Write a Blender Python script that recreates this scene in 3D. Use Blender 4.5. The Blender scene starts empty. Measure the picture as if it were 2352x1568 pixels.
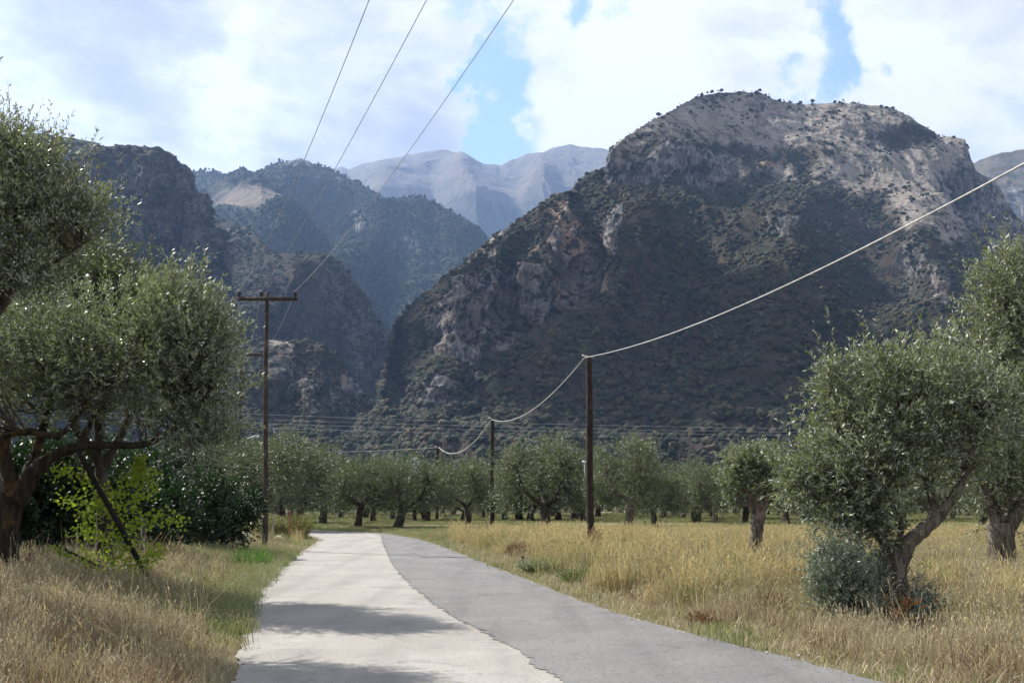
import bpy, math, random
import numpy as np

R = math.radians
SC = bpy.context.scene
COL = SC.collection

# ------------------------------------------------------------------ camera
F_PX, CX, CY, HOR = 2613.0, 1176.0, 784.0, 1147.0      # measured on a 2352 px wide copy of the photograph
EYE = 1.6
TH = math.atan((HOR - CY) / F_PX)
cam_d = bpy.data.cameras.new('camera')
cam_d.sensor_width = 36.0
cam_d.lens = 36.0 * F_PX / 2352.0
cam_d.clip_start = 0.1
cam_d.clip_end = 60000
cam = bpy.data.objects.new('camera', cam_d)
COL.objects.link(cam)
cam.location = (0, 0, EYE)
cam.rotation_euler = (R(90) + TH, 0, 0)
SC.camera = cam
SC.cycles.use_denoising = True
SC.cycles.volume_step_rate = 2.0
SC.cycles.max_bounces = 6
SC.cycles.diffuse_bounces = 2
SC.cycles.glossy_bounces = 1
SC.cycles.transmission_bounces = 3
SC.cycles.transparent_max_bounces = 8
SC.cycles.volume_bounces = 0
SC.view_settings.view_transform = 'Standard'
SC.view_settings.look = 'None'
SC.view_settings.gamma = 1
SC.view_settings.use_curve_mapping = False
SC.view_settings.exposure = 1.27

# ------------------------------------------------------------------ sun and sky
SUN_EL = R(46)
SUN_H = np.array([-0.82, 0.57]); SUN_H /= np.linalg.norm(SUN_H)
SUN = np.array([SUN_H[0] * math.cos(SUN_EL), SUN_H[1] * math.cos(SUN_EL), math.sin(SUN_EL)])
from mathutils import Vector, Matrix
sd = bpy.data.lights.new('sun', 'SUN')
sd.energy = 5.0
sd.angle = R(0.5)
sd.color = (1.0, 0.95, 0.87)
so = bpy.data.objects.new('sun', sd)
COL.objects.link(so)
so.rotation_euler = Vector(SUN).to_track_quat('Z', 'Y').to_euler()


def ray(px, py):
    xc = (px - CX) / F_PX
    yc = (CY - py) / F_PX
    return np.array([xc, math.cos(TH) - yc * math.sin(TH), math.sin(TH) + yc * math.cos(TH)])


def at(px, py, Y):
    d = ray(px, py)
    t = Y / d[1]
    return np.array([d[0] * t, Y, EYE + d[2] * t])


def g(px, py, z=0.0):
    d = ray(px, py)
    t = (z - EYE) / d[2]
    return np.array([d[0] * t, d[1] * t, z])


class NT:
    """small helper to write node trees"""
    def __init__(s, tree):
        s.t = tree; s.n = tree.nodes; s.l = tree.links

    def new(s, typ, **kw):
        n = s.n.new(typ)
        for k, v in kw.items():
            if k.startswith('i_'):
                key = k[2:]
                key = int(key) if key.isdigit() else key.replace('_', ' ')
                n.inputs[key].default_value = v
            else:
                setattr(n, k, v)
        return n

    def link(s, a, b): s.l.new(a, b)

    def noise(s, vec, scale, detail=4, rough=0.55, dist=0.0, lac=2.0):
        n = s.new('ShaderNodeTexNoise')
        n.inputs['Scale'].default_value = scale; n.inputs['Detail'].default_value = detail
        n.inputs['Roughness'].default_value = rough; n.inputs['Distortion'].default_value = dist
        n.inputs['Lacunarity'].default_value = lac
        if vec is not None: s.link(vec, n.inputs['Vector'])
        return n.outputs['Fac']

    def ramp(s, fac, a, b, lo=0.0, hi=1.0, smooth=True):
        n = s.new('ShaderNodeMapRange')
        n.interpolation_type = 'SMOOTHSTEP' if smooth else 'LINEAR'
        n.inputs['From Min'].default_value = a; n.inputs['From Max'].default_value = b
        n.inputs['To Min'].default_value = lo; n.inputs['To Max'].default_value = hi
        s.link(fac, n.inputs['Value'])
        return n.outputs['Result']

    def math(s, op, a, b=None, c=None):
        n = s.new('ShaderNodeMath', operation=op)
        for i, v in enumerate((a, b, c)):
            if v is None: continue
            if isinstance(v, (int, float)): n.inputs[i].default_value = v
            else: s.link(v, n.inputs[i])
        return n.outputs[0]

    def mix(s, fac, a, b, mode='MIX'):
        n = s.new('ShaderNodeMix', data_type='RGBA', blend_type=mode)
        for sock, v in ((n.inputs[0], fac), (n.inputs[6], a), (n.inputs[7], b)):
            if isinstance(v, (int, float)): sock.default_value = v
            elif isinstance(v, tuple): sock.default_value = (*v, 1.0) if len(v) == 3 else v
            else: s.link(v, sock)
        return n.outputs[2]


world = bpy.data.worlds.new('World')
SC.world = world
world.use_nodes = True
w = NT(world.node_tree)
w.n.clear()
wo = w.new('ShaderNodeOutputWorld')
sky = w.new('ShaderNodeTexSky', sky_type='NISHITA')
sky.sun_disc = False
sky.sun_elevation = SUN_EL
sky.sun_rotation = math.atan2(SUN_H[0], SUN_H[1])
sky.air_density = 1.0; sky.dust_density = 0.6; sky.ozone_density = 2.0
tc = w.new('ShaderNodeTexCoord')
gen = tc.outputs['Generated']
sep = w.new('ShaderNodeSeparateXYZ'); w.link(gen, sep.inputs[0])
zz = w.math('ADD', w.math('MAXIMUM', sep.outputs[2], 0.0), 0.22)
comb = w.new('ShaderNodeCombineXYZ')
w.link(w.math('DIVIDE', sep.outputs[0], zz), comb.inputs[0])
w.link(w.math('DIVIDE', sep.outputs[1], zz), comb.inputs[1])
w.link(w.math('MULTIPLY', sep.outputs[2], 2.0), comb.inputs[2])
cvec = comb.outputs[0]
dens = w.noise(cvec, 1.35, 9, 0.56, 0.25)
# openings in the cloud and dark undersides, each a soft patch at its bearing
_wn = w.new('ShaderNodeTexNoise'); _wn.inputs['Scale'].default_value = 9.0; _wn.inputs['Detail'].default_value = 7; _wn.inputs['Roughness'].default_value = .62
w.link(gen, _wn.inputs['Vector'])
_ws = w.new('ShaderNodeVectorMath', operation='SUBTRACT'); w.link(_wn.outputs['Color'], _ws.inputs[0]); _ws.inputs[1].default_value = (.5, .5, .5)
WARP = _ws.outputs[0]
def patch(px, py, rad, soft=1.0):
    d = ray(px, py); d = d / np.linalg.norm(d)
    n = w.new('ShaderNodeVectorMath', operation='DISTANCE')
    dn = w.new('ShaderNodeVectorMath', operation='NORMALIZE'); w.link(gen, dn.inputs[0])
    wa = w.new('ShaderNodeVectorMath', operation='MULTIPLY_ADD'); w.link(WARP, wa.inputs[0]); wa.inputs[1].default_value = (.24, .24, .24); w.link(dn.outputs[0], wa.inputs[2])
    w.link(wa.outputs[0], n.inputs[0]); n.inputs[1].default_value = tuple(d)
    return w.ramp(n.outputs['Value'], 0.0, rad / F_PX * 1.25, 1.0, 0.0)
dd = w.math('ADD', w.math('MULTIPLY', w.math('SUBTRACT', dens, .5), 1.7), 0.57)
for px, py, rad, st in ((1130, 165, 75, .42), (1145, 245, 85, .42), (1100, 330, 95, .45), (1160, 60, 70, .22), (1430, 10, 90, .42), (1310, 45, 60, .35),
                        (1905, 95, 85, .30), (1865, 170, 85, .28), (1800, 225, 60, .2), (1960, 130, 60, .2), (2080, 235, 60, .16), (1060, 5, 120, .28), (545, 375, 60, .34), (2280, 260, 100, .2), (1000, 60, 60, .12),
                        (1830, 300, 60, .15), (1200, 330, 60, .2)):
    dd = w.math('SUBTRACT', dd, w.math('MULTIPLY', patch(px, py, rad * 1.25), st))
for px, py, rad, st in ((1500, 170, 300, .28), (250, 100, 480, .28), (2150, 150, 320, .22), (800, 250, 320, .32), (1330, 330, 130, .25), (550, 150, 340, .28), (1750, 120, 200, .12), (900, 60, 200, .15)):
    dd = w.math('ADD', dd, w.math('MULTIPLY', patch(px, py, rad), st))
cmask = w.ramp(dd, 0.28, 0.64, 0.10, 1.0)
gr = w.noise(cvec, 2.6, 8, 0.6, 0.35)
fine_ = w.noise(cvec, 7.0, 7, 0.62, 0.3)
shade = w.math('ADD', w.ramp(gr, 0.40, 0.64, 0.0, 0.50), w.ramp(fine_, .45, .68, 0, .14))
for px, py, rad, st in ((330, 80, 270, .8), (120, 90, 200, .4), (800, 270, 270, .95), (960, 300, 160, .5), (270, 285, 200, .5), (620, 320, 190, .45), (60, 60, 120, .35), (760, 110, 130, .4), (1000, 30, 100, .3), (2300, 160, 120, .2), (420, 330, 110, .3)):
    pn_ = w.math('MULTIPLY', patch(px, py, rad), w.ramp(w.math('ADD', w.math('MULTIPLY', fine_, .6), w.math('MULTIPLY', gr, .4)), 0.36, 0.60, 0.3, 1.0))
    shade = w.math('ADD', shade, w.math('MULTIPLY', pn_, st))
for px, py, rad, st in ((1450, 220, 300, .8), (150, 190, 130, .3), (500, 190, 130, .6), (520, 40, 90, .4), (2000, 60, 260, .3), (480, 330, 60, .3)):
    shade = w.math('SUBTRACT', shade, w.math('MULTIPLY', patch(px, py, rad), st))
shade = w.math('MULTIPLY', w.math('MAXIMUM', shade, 0.0), w.ramp(w.noise(cvec, 5.0, 8, .62, .3), .32, .68, .62, 1.1))
shade = w.math('SUBTRACT', 1.0, w.math('EXPONENT', w.math('MULTIPLY', shade, -1.25)))
cmask = w.math('MAXIMUM', cmask, w.math('MINIMUM', w.math('MULTIPLY', shade, w.ramp(dd, .30, .42, 0, 1.7)), 1.0))
ccol = w.mix(shade, (1.10, 1.07, 1.02), (0.38, 0.385, 0.405))
bg1 = w.new('ShaderNodeBackground'); bg1.inputs['Strength'].default_value = 0.08
w.link(w.mix(1.0, sky.outputs[0], (.90, 1.02, 1.18), 'MULTIPLY'), bg1.inputs['Color'])
bg2 = w.new('ShaderNodeBackground'); bg2.inputs['Strength'].default_value = 0.455
w.link(ccol, bg2.inputs['Color'])
mx = w.new('ShaderNodeMixShader')
w.link(cmask, mx.inputs[0]); w.link(bg1.outputs[0], mx.inputs[1]); w.link(bg2.outputs[0], mx.inputs[2])
w.link(mx.outputs[0], wo.inputs['Surface'])

# ------------------------------------------------------------------ generic helpers
rng = np.random.default_rng(7)
PERM = np.random.default_rng(3).permutation(256)
PERM = np.concatenate([PERM, PERM, PERM])
_gr = np.random.default_rng(5).normal(size=(256, 3)); _gr /= np.linalg.norm(_gr, axis=1)[:, None]


def pn(p):
    p = np.asarray(p, dtype=np.float64)
    i = np.floor(p).astype(np.int64); f = p - i
    u = f * f * f * (f * (f * 6 - 15) + 10)
    i &= 255
    out = 0
    for dx in (0, 1):
        wx = u[:, 0] if dx else 1 - u[:, 0]
        for dy in (0, 1):
            wy = u[:, 1] if dy else 1 - u[:, 1]
            for dz in (0, 1):
                wz = u[:, 2] if dz else 1 - u[:, 2]
                h = PERM[PERM[PERM[(i[:, 0] + dx) & 255] + ((i[:, 1] + dy) & 255)] + ((i[:, 2] + dz) & 255)]
                gg = _gr[h]
                out = out + wx * wy * wz * (gg[:, 0] * (f[:, 0] - dx) + gg[:, 1] * (f[:, 1] - dy) + gg[:, 2] * (f[:, 2] - dz))
    return out * 1.5


def fbm(p, o=4, gain=0.5, lac=2.03):
    a, s, v = 1.0, 0.0, 0.0
    p = np.array(p, dtype=np.float64)
    for _ in range(o):
        v = v + a * pn(p); s += a; a *= gain; p = p * lac + 17.3
    return v / s * 1.6


def ridged(p, o=5, gain=0.5, lac=2.05):
    a, s, v = 1.0, 0.0, 0.0
    p = np.array(p, dtype=np.float64)
    for _ in range(o):
        v = v + a * (1 - np.abs(pn(p)) * 1.8); s += a; a *= gain; p = p * lac + 11.7
    return v / s


def sstep(a, b, x):
    t = np.clip((x - a) / (b - a), 0, 1)
    return t * t * (3 - 2 * t)


def mesh_np(name, V, Q=None, T=None, mat=None, smooth=False):
    """mesh from arrays of quads and/or triangles"""
    me = bpy.data.meshes.new(name)
    V = np.asarray(V, dtype=np.float32)
    parts = []
    starts = []
    n = 0
    if Q is not None and len(Q):
        Q = np.asarray(Q, dtype=np.int32); parts.append(Q.ravel()); starts.append(np.arange(len(Q), dtype=np.int32) * 4); n = len(Q) * 4
    if T is not None and len(T):
        T = np.asarray(T, dtype=np.int32); parts.append(T.ravel()); starts.append(np.arange(len(T), dtype=np.int32) * 3 + n)
    loops = np.concatenate(parts); st = np.concatenate(starts)
    me.vertices.add(len(V)); me.vertices.foreach_set('co', V.ravel())
    me.loops.add(len(loops)); me.loops.foreach_set('vertex_index', loops)
    me.polygons.add(len(st)); me.polygons.foreach_set('loop_start', st)
    if smooth: me.polygons.foreach_set('use_smooth', np.ones(len(st), dtype=bool))
    me.update(calc_edges=True)
    if mat: me.materials.append(mat)
    return me


def link(name, me, parent=None, label=None, cat=None, group=None, kind=None, loc=None):
    o = bpy.data.objects.new(name, me)
    COL.objects.link(o)
    if parent is not None:
        o.parent = parent
    if loc is not None: o.location = tuple(loc)
    if label: o['label'] = label
    if cat: o['category'] = cat
    if group: o['group'] = group
    if kind: o['kind'] = kind
    return o


def thing(name, label, cat, loc=(0, 0, 0), group=None):
    return link(name, None, None, label, cat, group, None, loc)


def copy_thing(o, loc, rz=0.0, sc=1.0, label=None):
    c = o.copy(); COL.objects.link(c)
    c.location = tuple(loc); c.rotation_euler = (0, 0, rz); c.scale = (sc, sc, sc) if not isinstance(sc, tuple) else sc
    if label: c['label'] = label
    for ch in o.children:
        d = ch.copy(); COL.objects.link(d); d.parent = c
    return c


class MB:
    """collects vertices and faces of one mesh"""
    def __init__(s): s.V = []; s.Q = []; s.T = []; s.n = 0

    def add(s, V, Q=None, T=None):
        V = np.asarray(V, dtype=np.float64)
        if Q is not None and len(Q): s.Q.append(np.asarray(Q) + s.n)
        if T is not None and len(T): s.T.append(np.asarray(T) + s.n)
        s.V.append(V); s.n += len(V)

    def tube(s, pts, rad, sides=8, gnarl=0.0, seed=0.0, cap=True, smooth_n=0):
        pts = np.asarray(pts, dtype=float); rad = np.asarray(rad, dtype=float)
        if smooth_n:
            pts, rad = spline(pts, rad, smooth_n)
        m = len(pts)
        tan = np.gradient(pts, axis=0); tan /= np.linalg.norm(tan, axis=1)[:, None] + 1e-9
        up = np.array([0.0, 0, 1]) if abs(tan[0][2]) < 0.9 else np.array([1.0, 0, 0])
        V = []
        a = np.arange(sides) / sides * 2 * np.pi
        u = np.cross(tan[0], up); u /= np.linalg.norm(u)
        for k in range(m):
            u = u - tan[k] * np.dot(u, tan[k]); u /= np.linalg.norm(u) + 1e-9
            v = np.cross(tan[k], u)
            ring = pts[k] + rad[k] * (np.cos(a)[:, None] * u + np.sin(a)[:, None] * v)
            V.append(ring)
        V = np.concatenate(V)
        if gnarl:
            c = np.repeat(pts, sides, axis=0)
            rr = np.repeat(rad, sides)
            d = V - c
            nz = fbm(V * np.array([1, 1, .35]) / (rr.mean() * 1.1) + seed, 3)
            V = c + d * (1 + gnarl * nz)[:, None]
        k = np.arange(m - 1)[:, None] * sides; j = np.arange(sides)[None, :]
        j2 = (j + 1) % sides
        Q = np.stack([k + j, k + j2, k + sides + j2, k + sides + j], axis=-1).reshape(-1, 4)
        T = []
        if cap:
            V = np.concatenate([V, pts[:1], pts[-1:]])
            b0, b1 = len(V) - 2, len(V) - 1
            jj = np.arange(sides); jn = (jj + 1) % sides
            T = np.concatenate([np.stack([jn, jj, np.full(sides, b0)], 1),
                                np.stack([jj + (m - 1) * sides, jn + (m - 1) * sides, np.full(sides, b1)], 1)])
        s.add(V, Q, T)

    def box(s, c, size, rot=None):
        x, y, z = np.array(size) / 2
        V = np.array([[-x, -y, -z], [x, -y, -z], [x, y, -z], [-x, y, -z], [-x, -y, z], [x, -y, z], [x, y, z], [-x, y, z]])
        if rot is not None: V = V @ np.array(rot).T
        s.add(V + np.array(c), [[0, 3, 2, 1], [4, 5, 6, 7], [0, 1, 5, 4], [1, 2, 6, 5], [2, 3, 7, 6], [3, 0, 4, 7]])

    def mesh(s, name, mat, smooth=False):
        return mesh_np(name, np.concatenate(s.V), np.concatenate(s.Q) if s.Q else None, np.concatenate(s.T) if s.T else None, mat, smooth)


def spline(pts, rad, n):
    """Catmull-Rom through the points"""
    pts = np.asarray(pts, float); rad = np.asarray(rad, float)
    P = np.vstack([2 * pts[0] - pts[1], pts, 2 * pts[-1] - pts[-2]])
    out, ro = [], []
    for i in range(len(pts) - 1):
        p0, p1, p2, p3 = P[i:i + 4]
        for t in np.arange(n) / n:
            out.append(0.5 * (2 * p1 + (p2 - p0) * t + (2 * p0 - 5 * p1 + 4 * p2 - p3) * t * t + (3 * p1 - p0 - 3 * p2 + p3) * t ** 3))
            ro.append(rad[i] * (1 - t) + rad[i + 1] * t)
    out.append(pts[-1]); ro.append(rad[-1])
    return np.array(out), np.array(ro)


def material(name):
    m = bpy.data.materials.new(name); m.use_nodes = True
    t = NT(m.node_tree); t.n.clear()
    out = t.new('ShaderNodeOutputMaterial')
    return m, t, out


def principled(t, out, color, rough=0.8, spec=0.3, normal=None):
    b = t.new('ShaderNodeBsdfPrincipled')
    if isinstance(color, tuple): b.inputs['Base Color'].default_value = (*color, 1)
    else: t.link(color, b.inputs['Base Color'])
    if isinstance(rough, (int, float)): b.inputs['Roughness'].default_value = rough
    else: t.link(rough, b.inputs['Roughness'])
    b.inputs['Specular IOR Level'].default_value = spec
    if normal is not None: t.link(normal, b.inputs['Normal'])
    if out is not None: t.link(b.outputs[0], out.inputs['Surface'])
    return b


def bump(t, h, strength, dist):
    b = t.new('ShaderNodeBump'); b.inputs['Strength'].default_value = strength; b.inputs['Distance'].default_value = dist
    t.link(h, b.inputs['Height'])
    return b.outputs[0]


def leaf_mat(name, top, top2, under, rough=0.42, trans=0.22, spec=0.45, tcol=None, backface=True):
    m, t, out = material(name)
    geo = t.new('ShaderNodeNewGeometry')
    rnd = geo.outputs['Random Per Island']
    oi = t.new('ShaderNodeObjectInfo')
    c = t.mix(rnd, top, top2)
    val = t.ramp(oi.outputs['Random'], 0, 1, 0.78, 1.22, False)
    cc = t.new('ShaderNodeVectorMath', operation='SCALE'); t.link(c, cc.inputs[0]); t.link(val, cc.inputs['Scale'])
    c = cc.outputs[0]
    if backface: c = t.mix(geo.outputs['Backfacing'], c, under)
    b = principled(t, None, c, rough, spec)
    tr = t.new('ShaderNodeBsdfTranslucent')
    if tcol: tr.inputs['Color'].default_value = (*tcol, 1)
    else: t.link(c, tr.inputs['Color'])
    ms = t.new('ShaderNodeMixShader'); ms.inputs[0].default_value = trans
    t.link(b.outputs[0], ms.inputs[1]); t.link(tr.outputs[0], ms.inputs[2])
    t.link(ms.outputs[0], out.inputs['Surface'])
    return m


M = {}
M['olive'] = leaf_mat('olive_leaf', (.060, .078, .036), (.20, .22, .12), (.33, .35, .28), .45, .24, .45, (.20, .25, .06))
M['olive_far'] = leaf_mat('olive_leaf_far', (.034, .047, .018), (.100, .120, .052), (.145, .165, .105), .5, .18, .4, (.12, .16, .035))
M['olive_blue'] = leaf_mat('olive_sucker_leaf', (.065, .085, .05), (.16, .19, .13), (.26, .29, .24), .4, .15, .5, (.12, .19, .05))
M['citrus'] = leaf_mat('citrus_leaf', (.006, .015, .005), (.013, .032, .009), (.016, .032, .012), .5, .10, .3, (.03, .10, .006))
M['vine'] = leaf_mat('vine_leaf', (.13, .20, .02), (.28, .34, .04), (.20, .27, .04), .45, .45, .35, (.42, .52, .04))
M['dead'] = leaf_mat('dead_leaf', (.32, .12, .04), (.45, .20, .06), (.35, .17, .07), .7, .25, .2)
M['reed'] = leaf_mat('broom_stem', (.16, .17, .05), (.28, .26, .09), (.2, .2, .07), .6, .25, .25)
M['straw'] = leaf_mat('straw_blade', (.20, .165, .09), (.56, .49, .33), (.38, .32, .2), .65, .3, .25)
M['gold'] = leaf_mat('golden_blade', (.34, .27, .12), (.62, .52, .26), (.45, .36, .17), .6, .35, .25)
M['ggreen'] = leaf_mat('green_blade', (.08, .13, .035), (.18, .23, .075), (.12, .18, .05), .55, .35, .3)
M['brown'] = leaf_mat('brown_stalk', (.11, .07, .042), (.36, .25, .15), (.22, .15, .09), .7, .2, .2)
M['olivegrass'] = leaf_mat('olive_green_blade', (.15, .16, .06), (.38, .36, .17), (.24, .24, .1), .6, .35, .25)
M['lush'] = leaf_mat('lush_blade', (.06, .16, .02), (.12, .26, .04), (.08, .18, .03), .45, .4, .35)
M['pale'] = leaf_mat('pale_weed', (.20, .24, .13), (.38, .40, .27), (.26, .29, .18), .6, .3, .3)

# bark
def bark(name, c1, c2, c3, sc=1.0):
    m, t, out = material(name)
    tcn = t.new('ShaderNodeTexCoord'); mp = t.new('ShaderNodeMapping'); t.link(tcn.outputs['Object'], mp.inputs[0])
    mp.inputs['Scale'].default_value = (9 * sc, 9 * sc, 2.2 * sc)
    n1 = t.noise(mp.outputs[0], 1.6, 7, 0.65, 0.6)
    n2 = t.noise(tcn.outputs['Object'], 2.1 * sc, 4, 0.6)
    c = t.mix(t.ramp(n1, .35, .66), c1, c2)
    c = t.mix(t.ramp(n2, .52, .7, 0, .7), c, c3)
    principled(t, out, c, .9, .2, bump(t, n1, .9, .03))
    return m
M['bark'] = bark('olive_bark', (.022, .018, .014), (.085, .07, .055), (.12, .105, .085))
M['bark_lichen'] = bark('lichened_olive_bark', (.015, .011, .008), (.055, .042, .03), (.17, .09, .03))
M['bark_pale'] = bark('pale_olive_bark', (.05, .04, .03), (.18, .15, .12), (.24, .205, .17))
M['twig'] = bark('twig_bark', (.05, .04, .032), (.10, .085, .07), (.14, .12, .1))
M['polewood'] = bark('creosoted_pole_wood', (.014, .010, .008), (.045, .030, .024), (.08, .058, .046), 1.3)
M['greypole'] = bark('weathered_pole_wood', (.03, .021, .017), (.075, .055, .045), (.11, .085, .07), 1.3)


def plain(name, col, rough=.6, spec=.4, metal=0.0, var=.25, scale=8):
    m, t, out = material(name)
    tcn = t.new('ShaderNodeTexCoord')
    n = t.noise(tcn.outputs['Object'], scale, 5, .6)
    c = t.mix(t.ramp(n, .3, .7), tuple(x * (1 - var) for x in col), tuple(min(1, x * (1 + var)) for x in col))
    b = principled(t, out, c, rough, spec)
    b.inputs['Metallic'].default_value = metal
    return m
M['cable'] = plain('pale_cable_sheath', (.40, .39, .37), .5)
M['wire'] = plain('aluminium_wire', (.37, .38, .40), .45, .5, .5)
M['porcelain'] = plain('dark_porcelain', (.018, .014, .016), .15, .6)
M['iron'] = plain('galvanised_iron', (.22, .22, .23), .5, .5, .6)
M['lampgrey'] = plain('pale_lamp_housing', (.6, .63, .66), .4)
M['redpaint'] = plain('red_painted_steel', (.22, .035, .025), .55)
M['concrete'] = plain('old_concrete', (.09, .085, .08), .9, .2, 0, .3, 10)
M['blackpipe'] = plain('dark_wood_prop', (.018, .014, .012), .8, .2, 0, .4, 14)
M['stone'] = plain('pale_limestone', (.46, .43, .39), .9, .2, 0, .3, 6)
M['whitewall'] = plain('whitewashed_wall', (.62, .68, .78), .8, .2, 0, .08, .6)
M['bluepaint'] = plain('faded_blue_paint', (.12, .22, .42), .8, .2)
M['litter'] = plain('white_paper_scrap', (.5, .49, .46), .8, .2, 0, .06)
# ------------------------------------------------------------------ mountains
def mountain_mat(name, ground, ground2, speck, veg, veg2, rock, rock2, orange, sc=1.0, bstr=1.0, hi=1.2):
    m, t, out = material(name)
    tcn = t.new('ShaderNodeTexCoord'); P = tcn.outputs['Object']
    aR = t.new('ShaderNodeAttribute', attribute_name='rock').outputs['Fac']
    aV = t.new('ShaderNodeAttribute', attribute_name='veg').outputs['Fac']
    aO = t.new('ShaderNodeAttribute', attribute_name='ochre').outputs['Fac']
    big = t.noise(P, .012 * sc, 5, .6)
    med = t.noise(P, .06 * sc, 6, .65)
    fine = t.noise(P, .28 * sc, 5, .7)
    c = t.mix(t.ramp(big, .35, .65), ground, ground2)
    hi_ = t.ramp(aV, .22, .45, hi, 1.0)
    sc_ = t.new('ShaderNodeVectorMath', operation='SCALE'); t.link(c, sc_.inputs[0]); t.link(hi_, sc_.inputs['Scale']); c = sc_.outputs[0]
    c = t.mix(t.ramp(fine, .54, .66, 0, .8), c, speck)
    c = t.mix(t.ramp(fine, .42, .30, 0, .6), c, veg2)
    vfac = t.math('ADD', t.math('MULTIPLY', med, .6), t.math('MULTIPLY', fine, .4))
    thr = t.math('SUBTRACT', .98, t.math('MULTIPLY', aV, .85))
    vf = t.math('MULTIPLY', t.ramp(t.math('SUBTRACT', t.math('MULTIPLY', vfac, 1.6), thr), -.12, .18), .9)
    vc = t.mix(t.ramp(t.noise(P, .035 * sc, 4, .6), .42, .62), veg, veg2)
    c = t.mix(vf, c, vc)
    mp = t.new('ShaderNodeMapping'); t.link(P, mp.inputs[0]); mp.inputs['Scale'].default_value = (1, 1, .28)
    st = t.noise(mp.outputs[0], .09 * sc, 7, .68, .4)
    rc = t.mix(t.ramp(st, .36, .62), rock, rock2)
    rc = t.mix(t.math('MULTIPLY', aO, t.ramp(t.noise(P, .03 * sc, 4, .6), .42, .56)), rc, orange)
    rc = t.mix(t.ramp(med, .52, .60, 0, .9), rc, veg)
    cr_ = t.noise(mp.outputs[0], .30 * sc, 6, .7, .8)
    rc = t.mix(t.ramp(cr_, .50, .40, 0, .75), rc, tuple(x * .45 for x in rock))
    rf = t.ramp(t.math('ADD', aR, t.math('MULTIPLY', t.math('SUBTRACT', med, .5), 1.3)), .36, .55)
    c = t.mix(rf, c, rc)
    h = t.math('ADD', t.math('ADD', t.math('MULTIPLY', st, 1.0), t.math('MULTIPLY', fine, .5)), t.math('MULTIPLY', cr_, .5))
    principled(t, out, c, .95, .1, bump(t, h, bstr, 6.0 / sc))
    return m


def interp(pts, xs, k):
    a = np.array(pts, float)
    return np.interp(xs, a[:, 0], a[:, k])


def project(P):
    y = P[..., 1] * math.cos(TH) + (P[..., 2] - EYE) * math.sin(TH)
    v = -P[..., 1] * math.sin(TH) + (P[..., 2] - EYE) * math.cos(TH)
    return CX + F_PX * P[..., 0] / y, CY - F_PX * v / y


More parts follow.
